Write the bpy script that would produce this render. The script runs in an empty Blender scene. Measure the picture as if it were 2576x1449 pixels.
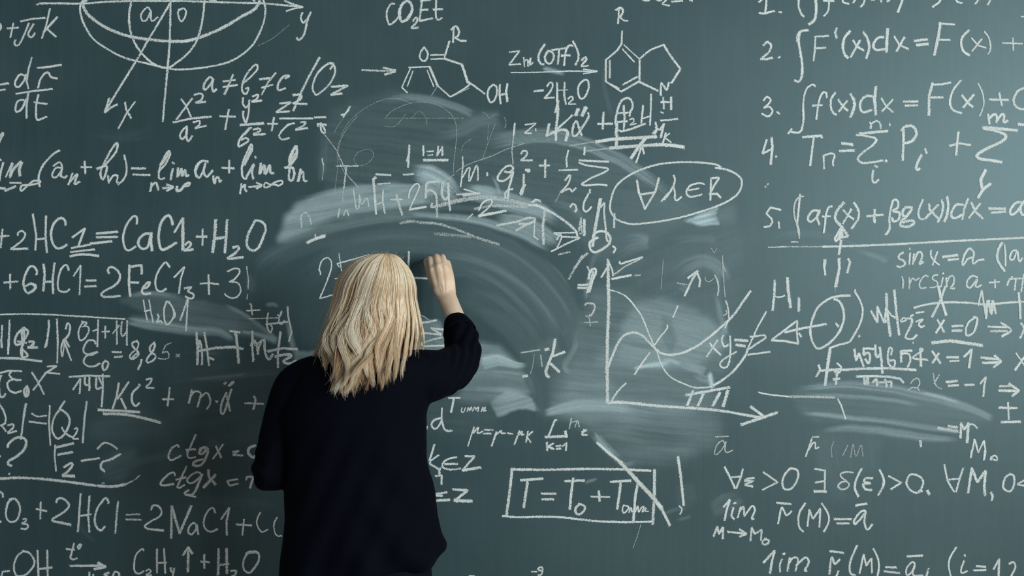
import bpy, bmesh, math, random
import numpy as np
from mathutils import Vector, Matrix

# ---------------------------------------------------------------- camera, world, light, exposure
sc = bpy.context.scene
COL = sc.collection
CAM_Y, CAM_Z, FPX = -3.25, 1.57, 40.0 / 36.0 * 2576.0
cd = bpy.data.cameras.new('camera'); cd.lens = 40; cd.sensor_width = 36
cam = bpy.data.objects.new('camera', cd); COL.objects.link(cam)
cam.location = (0, CAM_Y, CAM_Z); cam.rotation_euler = (math.pi / 2, 0, 0)
sc.camera = cam

wd = bpy.data.worlds.new('world'); sc.world = wd; wd.use_nodes = True
wd.node_tree.nodes['Background'].inputs[0].default_value = (0.80, 0.92, 1.0, 1)
wd.node_tree.nodes['Background'].inputs[1].default_value = 0.13

WIN = [(-2.9, 1.7), (-5.2, 1.7), (-7.5, 1.7)]          # centre y and width of the windows of the right wall
WIN_Z0, WIN_Z1, WALL_X = 1.35, 3.1, 3.7
WIN_E = [140, 270, 280]
for (wy, ww), e in zip(WIN, WIN_E):
    ld = bpy.data.lights.new('daylight', 'AREA'); ld.shape = 'RECTANGLE'
    ld.size = WIN_Z1 - WIN_Z0; ld.size_y = ww; ld.energy = e; ld.color = (0.85, 0.98, 1.0)
    lo = bpy.data.objects.new('daylight', ld); COL.objects.link(lo)
    lo.location = (WALL_X + 0.18, wy, (WIN_Z0 + WIN_Z1) / 2); lo.rotation_euler = (0, math.pi / 2, 0)

sc.view_settings.view_transform = 'Standard'; sc.view_settings.look = 'None'
sc.view_settings.gamma = 1; sc.view_settings.use_curve_mapping = False
sc.view_settings.exposure = 0.0
sc.cycles.transparent_max_bounces = 32

# ---------------------------------------------------------------- helpers
def mat(name, col, rough=0.6, spec=0.5, sheen=0.0):
    m = bpy.data.materials.new(name); m.use_nodes = True
    b = m.node_tree.nodes['Principled BSDF']
    b.inputs['Base Color'].default_value = (*col, 1); b.inputs['Roughness'].default_value = rough
    b.inputs['Specular IOR Level'].default_value = spec
    if sheen: b.inputs['Sheen Weight'].default_value = sheen
    return m, m.node_tree, b

def node(nt, kind, **kw):
    n = nt.nodes.new(kind)
    for k, v in kw.items():
        if k in n.inputs.keys(): n.inputs[k].default_value = v
        else: setattr(n, k, v)
    return n

def math_n(nt, op, a, b=None, clamp=False):
    n = nt.nodes.new('ShaderNodeMath'); n.operation = op; n.use_clamp = clamp
    for i, v in enumerate((a, b)):
        if v is None: continue
        if isinstance(v, (int, float)): n.inputs[i].default_value = v
        else: nt.links.new(v, n.inputs[i])
    return n.outputs[0]

def link_obj(name, me, m=None, parent=None, smooth=False):
    o = bpy.data.objects.new(name, me); COL.objects.link(o)
    if m: me.materials.append(m)
    if parent: o.parent = parent
    if smooth: me.polygons.foreach_set('use_smooth', [True] * len(me.polygons))
    return o

def bm_obj(name, bm, m=None, parent=None, smooth=False):
    me = bpy.data.meshes.new(name); bmesh.ops.recalc_face_normals(bm, faces=bm.faces[:]); bm.to_mesh(me); bm.free()
    return link_obj(name, me, m, parent, smooth)

def box(bm, x0, x1, y0, y1, z0, z1):
    v = [bm.verts.new((x, y, z)) for x in (x0, x1) for y in (y0, y1) for z in (z0, z1)]
    for f in ((0, 1, 3, 2), (4, 6, 7, 5), (0, 4, 5, 1), (2, 3, 7, 6), (0, 2, 6, 4), (1, 5, 7, 3)):
        bm.faces.new([v[i] for i in f])

def empty(name, loc, label=None, cat=None):
    o = bpy.data.objects.new(name, None); COL.objects.link(o); o.location = loc; o.empty_display_size = 0.1
    if label: o['label'] = label; o['category'] = cat
    return o

def catmull(P, n_per=8):
    P = np.asarray(P, float)
    if len(P) < 3: return P if len(P) < 2 else P[0] + (P[1] - P[0]) * np.linspace(0, 1, n_per + 1)[:, None]
    out = []
    Q = np.vstack([2 * P[0] - P[1], P, 2 * P[-1] - P[-2]])
    t = np.linspace(0, 1, n_per, endpoint=False)[:, None]
    for i in range(1, len(Q) - 2):
        a, b, c, d = Q[i - 1], Q[i], Q[i + 1], Q[i + 2]
        out.append(0.5 * (2 * b + (c - a) * t + (2 * a - 5 * b + 4 * c - d) * t * t + (3 * b - a - 3 * c + d) * t ** 3))
    return np.vstack(out + [P[-1:]])

def resample(P, step):
    d = np.r_[0, np.cumsum(np.linalg.norm(np.diff(P, axis=0), axis=1))]
    keep = np.r_[True, np.diff(d) > 1e-9]; P, d = P[keep], d[keep]
    if len(P) < 2: return P, d
    n = max(2, int(d[-1] / step) + 1)
    s = np.linspace(0, d[-1], n)
    return np.stack([np.interp(s, d, P[:, k]) for k in range(P.shape[1])], 1), s

BS = FPX / (0 - CAM_Y)                                   # photo pixels per metre on the board
def bx(px): return (px - 1288) / BS
def bz(py): return CAM_Z + (724.5 - py) / BS
def W(px, py, y):                                        # a measured spot at a depth y
    s = FPX / (y - CAM_Y)
    return Vector(((px - 1288) / s, y, CAM_Z + (724.5 - py) / s))

# ---------------------------------------------------------------- the room
wall_m, _, _ = mat('wall_paint', (0.62, 0.63, 0.62), 0.8)
floor_m, nt, b = mat('floor_boards', (0.30, 0.22, 0.15), 0.45)
tc = node(nt, 'ShaderNodeTexCoord'); br = node(nt, 'ShaderNodeTexBrick', Scale=1.0)
br.inputs['Color1'].default_value = (0.32, 0.22, 0.14, 1); br.inputs['Color2'].default_value = (0.26, 0.17, 0.10, 1)
br.inputs['Mortar'].default_value = (0.08, 0.05, 0.03, 1); br.inputs['Mortar Size'].default_value = 0.004
br.inputs['Brick Width'].default_value = 1.4; br.inputs['Row Height'].default_value = 0.14
nt.links.new(tc.outputs['Object'], br.inputs['Vector']); nt.links.new(br.outputs['Color'], b.inputs['Base Color'])
def struct(name, bm, m):
    o = bm_obj(name, bm, m); o['kind'] = 'structure'; return o
bm = bmesh.new(); box(bm, -3.8, WALL_X + 0.2, -9.2, 0.25, -0.12, 0.0); struct('floor', bm, floor_m)
bm = bmesh.new(); box(bm, -3.8, WALL_X + 0.2, 0.032, 0.25, 0.0, 3.3); struct('wall_back', bm, wall_m)
bm = bmesh.new()
ys = [0.032]
for wy, ww in WIN: ys += [wy + ww / 2, wy - ww / 2]
ys.append(-9.2)
for i in range(0, len(ys), 2): box(bm, WALL_X, WALL_X + 0.2, ys[i + 1], ys[i], 0, 3.3)
for wy, ww in WIN:
    box(bm, WALL_X, WALL_X + 0.2, wy - ww / 2, wy + ww / 2, 0, WIN_Z0)
    box(bm, WALL_X, WALL_X + 0.2, wy - ww / 2, wy + ww / 2, WIN_Z1, 3.3)
struct('wall_right', bm, wall_m)
frame_m, _, _ = mat('window_frame_paint', (0.8, 0.8, 0.78), 0.4)
for i, (wy, ww) in enumerate(WIN):
    bm = bmesh.new(); a, c, t = wy - ww / 2, wy + ww / 2, 0.05
    x0, x1 = WALL_X + 0.06, WALL_X + 0.12
    box(bm, x0, x1, a, a + t, WIN_Z0, WIN_Z1); box(bm, x0, x1, c - t, c, WIN_Z0, WIN_Z1)
    box(bm, x0, x1, a + t, c - t, WIN_Z0, WIN_Z0 + t); box(bm, x0, x1, a + t, c - t, WIN_Z1 - t, WIN_Z1)
    box(bm, x0, x1, wy - 0.025, wy + 0.025, WIN_Z0 + t, WIN_Z1 - t)
    struct('window_%d' % (i + 1), bm, frame_m)

# ---------------------------------------------------------------- chalk dust left on the board by wiping
S = 2.0
CX0, CX1, CY0, CY1 = -332, 2912, -160, 1610
NX, NY = int((CX1 - CX0) / S) + 1, int((CY1 - CY0) / S) + 1
gx = CX0 + S * np.arange(NX); gy = CY0 + S * np.arange(NY)
GX, GY = np.meshgrid(gx, gy)
RS = np.random.RandomState(7)
LAT = RS.rand(256, 256)
def vnoise(x, y):
    xi, yi = np.floor(x).astype(int), np.floor(y).astype(int); fx, fy = x - xi, y - yi
    fx = fx * fx * (3 - 2 * fx); fy = fy * fy * (3 - 2 * fy)
    a, b_ = LAT[yi % 256, xi % 256], LAT[yi % 256, (xi + 1) % 256]
    c, d = LAT[(yi + 1) % 256, xi % 256], LAT[(yi + 1) % 256, (xi + 1) % 256]
    return (a * (1 - fx) + b_ * fx) * (1 - fy) + (c * (1 - fx) + d * fx) * fy
def fbm(x, y): return 0.5 * vnoise(x, y) + 0.3 * vnoise(2.1 * x + 9, 2.1 * y + 5) + 0.2 * vnoise(4.3 * x + 31, 4.3 * y + 17)
dust = 0.012 + 0.03 * np.clip(fbm(GX / 300 + 3, GY / 200 + 8) - 0.35, 0, 1) + 0.006 * vnoise(GX / 9, GY / 160)

def sm(x): x = np.clip(x, 0, 1); return x * x * (3 - 2 * x)
def smear(path, w, val, a=1.0, streak=0.5, soft=0.5, ends=(40, 40), seed=0, scale=5.0):
    """one sweep of the cloth: leaves (or takes) dust along a path w pixels wide, in streaks"""
    global dust
    val = val * (1.18 if val > 0.2 else 0.82)
    P, s = resample(catmull(path, 24), 1.6); n = len(P)
    T = np.gradient(P, axis=0); T /= np.linalg.norm(T, axis=1)[:, None] + 1e-9
    N = np.stack([-T[:, 1], T[:, 0]], 1)
    wv = w if np.isscalar(w) else np.interp(np.linspace(0, 1, n), np.linspace(0, 1, len(w)), w)
    wv = np.broadcast_to(wv, (n,))
    m = int(max(wv) / 1.5) + 2; v = np.linspace(-1, 1, m)
    wob = (vnoise(s / 37 + seed * 3.7, s * 0 + seed) - 0.5) * 0.16
    q = (v[None, :] + wob[:, None])
    X = P[:, 0:1] + N[:, 0:1] * q * wv[:, None] / 2; Y = P[:, 1:2] + N[:, 1:2] * q * wv[:, None] / 2
    lane = v[None, :] * max(wv) / 2 / scale + seed * 11.3
    sl = s[:, None] / 240.0
    ns = 0.40 * vnoise(lane + 0 * sl, sl + seed) + 0.36 * vnoise(lane * 2.7 + 7 + 0 * sl, sl * 1.7 + 3) + 0.24 * vnoise(lane * 6.5 + 17 + 0 * sl, sl * 2.2 + 5)
    ns = np.clip((ns - 0.5) * 2.4 + 0.5, 0, 1)
    edge = sm((1 - np.abs(v))[None, :] / soft + 0 * sl)
    L = s[-1]
    jit = (vnoise(lane * 1.3 + 50, 0 * lane) - 0.5) * 1.4
    en = sm((s[:, None] / max(ends[0], 1)) - np.clip(jit, 0, 1)) * sm((L - s[:, None]) / max(ends[1], 1) - np.clip(-jit, 0, 1))
    A = a * edge * en * (1 - streak + streak * ns)
    ix = np.round((X - CX0) / S).astype(int); iy = np.round((Y - CY0) / S).astype(int)
    ok = (ix >= 0) & (ix < NX) & (iy >= 0) & (iy < NY)
    buf = np.zeros((NY, NX)); np.maximum.at(buf, (iy[ok], ix[ok]), A[ok])
    pad = np.pad(buf, 1, mode='edge')
    sv = sum(pad[i:i + NY, j:j + NX] for i in range(3) for j in range(3)) / 9
    buf = 0.6 * buf + 0.4 * sv
    dust = dust * (1 - buf) + val * buf

def blur(M, r):
    k = max(1, int(r / S))
    for ax in (0, 1):
        for _ in range(2):
            c = np.cumsum(np.pad(M, [(k + 1, k) if i == ax else (0, 0) for i in (0, 1)], mode='edge'), axis=ax)
            n = M.shape[ax]; lo = np.take(c, np.arange(n), axis=ax); hi = np.take(c, np.arange(n) + 2 * k + 1, axis=ax)
            M = (hi - lo) / (2 * k + 1)
    return M
def cloud(poly, val, a=1.0, soft=20, ang=0.0, streak=0.5, lw=7, seed=0):
    """a wiped patch with a soft outline, streaked along one direction (degrees)"""
    global dust
    val = val * (1.18 if val > 0.2 else 0.82)
    p = np.array(poly, float); x0, x1 = p[:, 0].min() - 90, p[:, 0].max() + 90
    y0, y1 = p[:, 1].min() - 90, p[:, 1].max() + 90
    i0, i1 = max(0, int((x0 - CX0) / S)), min(NX, int((x1 - CX0) / S)); j0, j1 = max(0, int((y0 - CY0) / S)), min(NY, int((y1 - CY0) / S))
    X, Y = GX[j0:j1, i0:i1], GY[j0:j1, i0:i1]
    wx = (fbm(X / 45 + seed, Y / 45) - 0.5) * soft * 2.2; wy = (fbm(X / 45 + 40, Y / 45 + seed) - 0.5) * soft * 2.2
    Xw, Yw = X + wx, Y + wy; M = np.zeros(X.shape, bool)
    q = np.roll(p, -1, 0)
    for (ax, ay), (bx_, by) in zip(p, q):
        if ay == by: continue
        M ^= ((ay > Yw) != (by > Yw)) & (Xw < (bx_ - ax) * (Yw - ay) / (by - ay) + ax)
    M = blur(M.astype(float), soft * 0.7)
    c, s_ = math.cos(math.radians(ang)), math.sin(math.radians(ang))
    U, V = X * c + Y * s_, -X * s_ + Y * c
    V = V + 14 * (fbm(X / 130 + 3 * seed, Y / 130) - 0.5)
    n = 0.30 * vnoise(U / 150 + seed, V / lw) + 0.22 * vnoise(U / 90 + 4, V / (lw * 0.42)) + 0.26 * vnoise(U / 110, V / (lw * 2.9) + seed) + 0.22 * fbm(X / 60 + seed, Y / 60)
    n = np.clip((n - 0.5) * 2.5 + 0.5, 0, 1)
    A = a * M * (1 - streak + streak * n)
    dust[j0:j1, i0:i1] = dust[j0:j1, i0:i1] * (1 - A) + val * A

# big faint cloud above the head
cloud([(806, 330), (832, 285), (900, 248), (1000, 236), (1100, 248), (1195, 285), (1262, 285), (1278, 335), (1420, 338), (1520, 372), (1610, 425),
       (1680, 500), (1720, 560), (1640, 620), (1500, 640), (1400, 560), (1250, 520), (1100, 470), (950, 468), (830, 500), (806, 420)], 0.10, 0.8, 16, 8, 0.6, 7, 1)
cloud([(1450, 560), (1700, 470), (1790, 520), (1870, 600), (1850, 760), (1820, 900), (1640, 760), (1520, 700)], 0.09, 0.8, 30, -20, 0.6, 8, 2)
smear([(950, 262), (1010, 244), (1080, 250), (1140, 266), (1195, 290)], 26, 0.23, 0.9, 0.5, 0.7, (80, 20), 3, 3)
smear([(1090, 340), (1160, 325), (1215, 302), (1262, 295)], 46, 0.17, 0.8, 0.6, 0.6, (60, 14), 4)
smear([(1225, 360), (1300, 345), (1380, 342), (1450, 354), (1510, 378), (1570, 408), (1630, 446), (1700, 500)], [46, 44, 40, 36, 30], 0.26, 0.85, 0.8, 0.5, (50, 90), 5, 3)
smear([(820, 330), (812, 420), (808, 470)], 26, 0.12, 0.7, 0.6, 0.6, (50, 30), 6)
# pale band that arches over the head
cloud([(700, 610), (716, 545), (745, 512), (800, 492), (900, 472), (1000, 466), (1085, 474), (1160, 500), (1070, 525), (960, 545), (850, 552), (770, 590)], 0.33, 0.95, 9, -8, 0.45, 7, 7)
smear([(735, 512), (850, 482), (950, 472), (1060, 474), (1160, 490)], 26, 0.36, 0.7, 0.7, 0.6, (60, 60), 8, 3)
smear([(1030, 425), (1080, 436), (1130, 468), (1165, 500)], [30, 55, 50, 30], 0.48, 0.95, 0.65, 0.5, (50, 50), 9, 4)
smear([(1035, 445), (1075, 455), (1100, 480)], [20, 40, 60], 0.38, 0.8, 0.6, 0.6, (25, 30), 10)
smear([(1140, 480), (1210, 488), (1280, 506), (1350, 528), (1410, 560)], [40, 50, 56, 50, 34], 0.36, 0.95, 0.6, 0.5, (60, 50), 11, 5)
smear([(1180, 470), (1215, 482), (1255, 492)], [14, 40, 50], 0.42, 0.8, 0.7, 0.6, (20, 20), 12, 4)
smear([(1235, 440), (1250, 465), (1258, 492)], 10, 0.42, 0.8, 0.5, 0.7, (20, 8), 13, 3)
smear([(760, 578), (850, 550), (960, 538), (1070, 520), (1170, 512)], [16, 24, 26, 26, 20], 0.10, 0.85, 0.5, 0.6, (60, 60), 14)
smear([(1070, 515), (1090, 500), (1120, 512)], 36, 0.10, 0.75, 0.5, 0.7, (14, 14), 15)
smear([(1000, 545), (1100, 525), (1190, 525), (1280, 540)], 20, 0.09, 0.8, 0.5, 0.6, (60, 60), 16)
smear([(690, 612), (800, 584), (900, 562), (980, 550), (1060, 548)], [36, 30, 26, 22, 14], 0.27, 0.85, 0.55, 0.5, (30, 50), 17, 4)
smear([(1020, 540), (1100, 544), (1200, 556), (1300, 584), (1390, 628)], [14, 22, 26, 30, 34], 0.34, 0.95, 0.6, 0.6, (30, 50), 18, 4)
smear([(1240, 545), (1310, 560), (1370, 590), (1410, 620)], [20, 50, 54, 30], 0.33, 0.85, 0.6, 0.5, (40, 30), 19, 5)
smear([(1370, 505), (1430, 520), (1470, 550)], 26, 0.20, 0.8, 0.6, 0.6, (40, 20), 20, 4)
# the big dark wiped arc with paler streaks
smear([(640, 690), (700, 640), (800, 602), (950, 572), (1100, 574), (1230, 604), (1340, 668), (1420, 760), (1450, 860), (1440, 960)], 70, 0.085, 0.85, 0.4, 0.5, (70, 40), 21, 6)
smear([(760, 720), (840, 650), (960, 612), (1100, 612), (1220, 644), (1320, 712), (1390, 800), (1420, 890)], 70, 0.095, 0.9, 0.45, 0.4, (50, 60), 22, 6)
smear([(1040, 668), (1140, 662), (1230, 692), (1310, 756), (1370, 840), (1400, 900)], 76, 0.075, 0.9, 0.5, 0.4, (60, 40), 23, 7)
smear([(1140, 730), (1220, 752), (1290, 806), (1340, 880), (1365, 960)], 84, 0.060, 0.9, 0.4, 0.4, (50, 40), 24, 7)
for k, (pp, w, vv) in enumerate([
        ([(1090, 640), (1190, 652), (1290, 700), (1370, 780), (1420, 870)], 26, 0.17),
        ([(1150, 676), (1230, 700), (1310, 762), (1370, 840)], 20, 0.16),
        ([(1210, 668), (1260, 684), (1330, 730), (1390, 800), (1430, 860)], 14, 0.19),
        ([(1180, 600), (1290, 640), (1380, 716), (1440, 810), (1452, 880)], 18, 0.18),
        ([(1170, 716), (1250, 752), (1320, 812), (1372, 890)], 26, 0.13),
        ([(1160, 782), (1240, 790), (1300, 830), (1350, 900)], 30, 0.10),
        ([(800, 640), (900, 604), (1010, 594), (1110, 602)], 18, 0.13),
        ([(640, 700), (660, 660), (720, 622), (800, 598)], 14, 0.13),
        ([(1330, 628), (1400, 680), (1450, 750)], 10, 0.20)]):
    smear(pp, w, vv, 0.8, 0.6, 0.8, (90, 90), 30 + k, 4)
cloud([(640, 700), (700, 650), (830, 640), (840, 760), (800, 880), (740, 860), (700, 800)], 0.035, 0.7, 30, 0, 0.3, 9, 40)
smear([(628, 745), (632, 700), (626, 680)], 34, 0.12, 0.7, 0.6, 0.7, (20, 20), 41)
# under the raised arm
cloud([(1200, 862), (1258, 868), (1288, 905), (1318, 922), (1335, 990), (1270, 1005), (1200, 1012), (1150, 1000), (1190, 930)], 0.25, 0.9, 9, 3, 0.5, 6, 42)
smear([(1208, 917), (1250, 905), (1300, 918), (1335, 918)], [46, 40, 22, 8], 0.50, 0.9, 0.6, 0.6, (10, 30), 43, 3)
smear([(1190, 978), (1260, 980), (1330, 985)], 16, 0.30, 0.7, 0.7, 0.7, (20, 30), 44, 3)
cloud([(1232, 1012), (1275, 985), (1340, 1000), (1358, 1035), (1310, 1030), (1250, 1050)], 0.36, 0.95, 5, -15, 0.45, 4, 45)
smear([(1070, 860), (1130, 862), (1210, 900)], 60, 0.20, 0.7, 0.6, 0.5, (30, 30), 46)
cloud([(1045, 800), (1100, 806), (1125, 840), (1120, 890), (1050, 890)], 0.22, 0.9, 8, 20, 0.5, 5, 461)
# pale cloud behind the graph
cloud([(1452, 800), (1478, 740), (1520, 712), (1590, 745), (1690, 765), (1790, 800), (1850, 860), (1850, 930), (1800, 965), (1800, 1110), (1740, 1150),
       (1640, 1160), (1560, 1162), (1510, 1100), (1450, 1075), (1385, 1042), (1372, 1000), (1385, 935), (1440, 910)], 0.178, 0.92, 22, 6, 0.62, 7, 47)
cloud([(1440, 920), (1540, 880), (1640, 900), (1790, 960), (1760, 1040), (1600, 1060), (1440, 1060), (1385, 1030)], 0.24, 0.75, 22, 5, 0.65, 6, 471)
cloud([(1600, 750), (1700, 762), (1800, 805), (1840, 862), (1740, 930), (1640, 920), (1560, 900), (1560, 800)], 0.31, 0.7, 14, 14, 0.5, 6, 48)
cloud([(1540, 960), (1600, 940), (1720, 935), (1790, 960), (1790, 1020), (1650, 1010), (1560, 1000)], 0.11, 0.85, 14, 0, 0.4, 9, 49)
cloud([(1660, 790), (1690, 800), (1705, 860), (1690, 890), (1665, 850)], 0.12, 0.7, 8, 60, 0.5, 7, 50)
cloud([(1800, 800), (1826, 830), (1822, 900), (1840, 1000), (1870, 1000), (1880, 800)], 0.04, 0.6, 14, 80, 0.4, 9, 51)
smear([(1365, 1040), (1450, 1022), (1540, 1022), (1610, 1034)], [20, 40, 42, 20], 0.37, 0.95, 0.65, 0.6, (12, 50), 52, 4)
smear([(1590, 928), (1630, 920), (1690, 914)], [6, 18, 20], 0.55, 0.9, 0.5, 0.8, (12, 20), 53, 3)
smear([(1660, 905), (1690, 908), (1715, 920)], 14, 0.45, 0.8, 0.5, 0.8, (20, 14), 54, 3)
smear([(1700, 905), (1740, 925), (1778, 935)], 30, 0.33, 0.8, 0.7, 0.6, (40, 10), 55, 4)
smear([(1784, 932), (1787, 955), (1793, 982)], [16, 20, 12], 0.62, 0.95, 0.4, 0.8, (10, 12), 56, 3)
smear([(1740, 935), (1762, 950), (1786, 955)], 26, 0.34, 0.7, 0.7, 0.7, (30, 6), 57, 3)
smear([(1490, 1085), (1530, 1130), (1570, 1165)], 26, 0.36, 0.8, 0.5, 0.7, (20, 40), 58, 4)
smear([(1540, 1150), (1570, 1168), (1610, 1160)], 14, 0.30, 0.7, 0.6, 0.7, (20, 20), 59, 3)
smear([(1452, 810), (1448, 870), (1420, 920), (1440, 940)], 20, 0.27, 0.7, 0.5, 0.8, (30, 20), 60, 4)
cloud([(1330, 880), (1390, 850), (1440, 905), (1400, 935), (1340, 920)], 0.16, 0.7, 8, 55, 0.6, 5, 61)
# dark wedge cut through it, and the drop beneath
cloud([(1205, 790), (1290, 868), (1325, 925), (1345, 960), (1350, 1020), (1378, 1065), (1378, 980), (1368, 905), (1340, 850), (1300, 780)], 0.065, 0.9, 6, 70, 0.4, 6, 62)
smear([(1320, 920), (1350, 980), (1362, 1060)], [50, 34, 26], 0.07, 0.9, 0.4, 0.5, (30, 30), 63)
smear([(1330, 945), (1340, 985), (1345, 1020)], 18, 0.2, 0.7, 0.6, 0.8, (14, 40), 64, 3)
cloud([(1400, 850), (1438, 830), (1442, 890), (1420, 905)], 0.06, 0.8, 6, 60, 0.4, 6, 65)
smear([(1430, 780), (1450, 830), (1448, 880)], 22, 0.06, 0.7, 0.4, 0.6, (20, 20), 66)
# right of the graph
smear([(1560, 606), (1600, 596), (1632, 605)], 40, 0.24, 0.85, 0.7, 0.7, (70, 3), 67, 4)
smear([(1550, 655), (1585, 625), (1632, 614)], 30, 0.20, 0.8, 0.7, 0.7, (60, 3), 68, 4)
smear([(1480, 690), (1500, 640), (1540, 610)], 16, 0.18, 0.7, 0.5, 0.8, (30, 30), 69, 3)
smear([(1490, 670), (1478, 720), (1470, 760)], 14, 0.26, 0.7, 0.5, 0.8, (30, 20), 70, 3)
smear([(1690, 700), (1730, 668), (1775, 656), (1812, 676), (1830, 720)], 44, 0.22, 0.8, 0.6, 0.6, (70, 40), 71, 4)
smear([(1680, 610), (1740, 600), (1805, 604)], 26, 0.15, 0.7, 0.7, 0.7, (60, 10), 72, 3)
smear([(1800, 730), (1812, 790), (1830, 850)], 22, 0.23, 0.7, 0.6, 0.8, (40, 20), 73, 3)
smear([(1818, 800), (1822, 830), (1812, 850)], 24, 0.3, 0.6, 0.6, 0.8, (20, 10), 74, 3)
smear([(1700, 720), (1722, 725), (1736, 735)], 30, 0.24, 0.6, 0.6, 0.8, (20, 20), 75, 3)
cloud([(1720, 556), (1760, 535), (1796, 528), (1806, 520), (1800, 540), (1808, 560), (1760, 564)], 0.6, 0.95, 5, -12, 0.6, 4, 76)
cloud([(1790, 530), (1850, 515), (1855, 555), (1810, 560)], 0.16, 0.7, 14, 0, 0.3, 8, 77)
smear([(1752, 570), (1785, 564), (1812, 563)], 8, 0.6, 0.9, 0.4, 0.9, (30, 4), 78, 3)
cloud([(1650, 500), (1730, 490), (1740, 540), (1690, 560), (1640, 580)], 0.13, 0.6, 14, 30, 0.7, 5, 79)
smear([(1930, 604), (1990, 590), (2060, 590), (2130, 612), (2200, 640)], 26, 0.14, 0.7, 0.6, 0.7, (60, 60), 80, 4)
smear([(2150, 630), (2190, 640), (2236, 656)], [6, 18, 26], 0.24, 0.8, 0.6, 0.7, (30, 8), 81, 3)
# long smear at the lower right
cloud([(1990, 985), (2150, 968), (2300, 985), (2420, 1015), (2500, 1055), (2440, 1085), (2300, 1070), (2150, 1060), (2020, 1050)], 0.11, 0.8, 14, 6, 0.6, 6, 82)
smear([(2000, 976), (2120, 968), (2240, 978), (2340, 998), (2430, 1024), (2500, 1054)], [16, 26, 30, 34, 30, 20], 0.27, 0.9, 0.7, 0.6, (60, 16), 83, 4)
smear([(1990, 996), (2100, 996), (2220, 1004), (2330, 1022)], 16, 0.27, 0.8, 0.6, 0.8, (60, 60), 84, 4)
smear([(2310, 985), (2370, 1000), (2420, 1016)], 10, 0.48, 0.8, 0.6, 0.8, (20, 20), 85, 3)
smear([(2010, 1040), (2080, 1044), (2150, 1052), (2250, 1062), (2330, 1074), (2412, 1086)], [14, 18, 16, 18, 20, 12], 0.30, 0.85, 0.6, 0.7, (50, 6), 86, 4)
smear([(2060, 1084), (2140, 1078), (2230, 1086), (2320, 1100), (2420, 1108)], [14, 26, 28, 24, 12], 0.27, 0.9, 0.6, 0.7, (40, 50), 87, 4)
cloud([(2040, 1090), (2110, 1085), (2220, 1100), (2200, 1180), (2120, 1190), (2060, 1180)], 0.08, 0.7, 18, 80, 0.6, 8, 88)
# left side
cloud([(290, 760), (335, 735), (430, 745), (520, 756), (590, 775), (650, 815), (704, 858), (640, 852), (560, 838), (440, 830), (320, 812), (330, 790), (400, 790)], 0.17, 0.9, 8, 8, 0.55, 6, 89)
smear([(325, 742), (390, 738), (470, 748)], 16, 0.25, 0.7, 0.6, 0.7, (20, 60), 90, 3)
smear([(310, 806), (400, 820), (480, 830), (550, 836), (592, 858)], [20, 36, 34, 30, 14], 0.32, 0.9, 0.75, 0.6, (30, 20), 91, 4)
smear([(560, 765), (620, 795), (670, 832), (704, 858)], 14, 0.26, 0.7, 0.6, 0.7, (30, 20), 92, 3)
smear([(605, 834), (650, 842), (700, 860)], [6, 14, 26], 0.34, 0.85, 0.6, 0.7, (10, 10), 93, 3)
smear([(666, 770), (684, 766), (704, 770)], 14, 0.3, 0.8, 0.7, 0.8, (10, 10), 94, 3)
smear([(724, 800), (730, 840), (742, 890)], [14, 16, 24], 0.26, 0.8, 0.6, 0.8, (20, 20), 95, 3)
cloud([(738, 880), (775, 886), (796, 880), (790, 895), (740, 908)], 0.30, 0.9, 4, 0, 0.5, 4, 96)
smear([(480, 962), (560, 950), (640, 940), (720, 935)], 22, 0.14, 0.7, 0.7, 0.7, (60, 40), 97, 4)
smear([(460, 890), (500, 888), (560, 890)], 14, 0.15, 0.6, 0.7, 0.8, (40, 30), 98, 3)
cloud([(230, 1060), (300, 1030), (430, 1050), (420, 1090), (330, 1110), (210, 1105)], 0.07, 0.8, 18, -8, 0.5, 8, 99)
cloud([(280, 1130), (340, 1125), (350, 1170), (300, 1215), (250, 1200)], 0.09, 0.8, 14, -20, 0.6, 6, 100)
smear([(300, 1170), (420, 1145), (540, 1130)], 30, 0.07, 0.7, 0.6, 0.7, (40, 60), 101, 5)
smear([(220, 335), (300, 345), (400, 330)], 40, 0.055, 0.7, 0.6, 0.7, (60, 60), 102, 5)
smear([(480, 1260), (580, 1262), (700, 1275)], 30, 0.06, 0.7, 0.6, 0.7, (60, 20), 103, 5)
smear([(200, 1310), (215, 1340), (250, 1370)], 16, 0.07, 0.7, 0.6, 0.7, (20, 30), 104, 3)
smear([(525, 1130), (535, 1110), (560, 1135)], 20, 0.13, 0.7, 0.6, 0.7, (10, 10), 105, 3)
cloud([(430, 925), (700, 890), (720, 1000), (690, 1110), (520, 1120), (420, 1050)], 0.07, 0.6, 26, -6, 0.7, 6, 120)
cloud([(0, 900), (200, 880), (260, 1000), (120, 1060), (0, 1040)], 0.05, 0.5, 30, -10, 0.6, 7, 121)
cloud([(1930, 640), (2100, 620), (2260, 670), (2200, 760), (2000, 740)], 0.05, 0.5, 30, 15, 0.6, 7, 122)
cloud([(1040, 950), (1240, 930), (1260, 1060), (1150, 1110), (1060, 1080)], 0.08, 0.6, 24, 6, 0.7, 6, 123)
smear([(470, 955), (560, 948), (640, 938)], 9, 0.24, 0.6, 0.7, 0.8, (40, 30), 124, 3)
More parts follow.
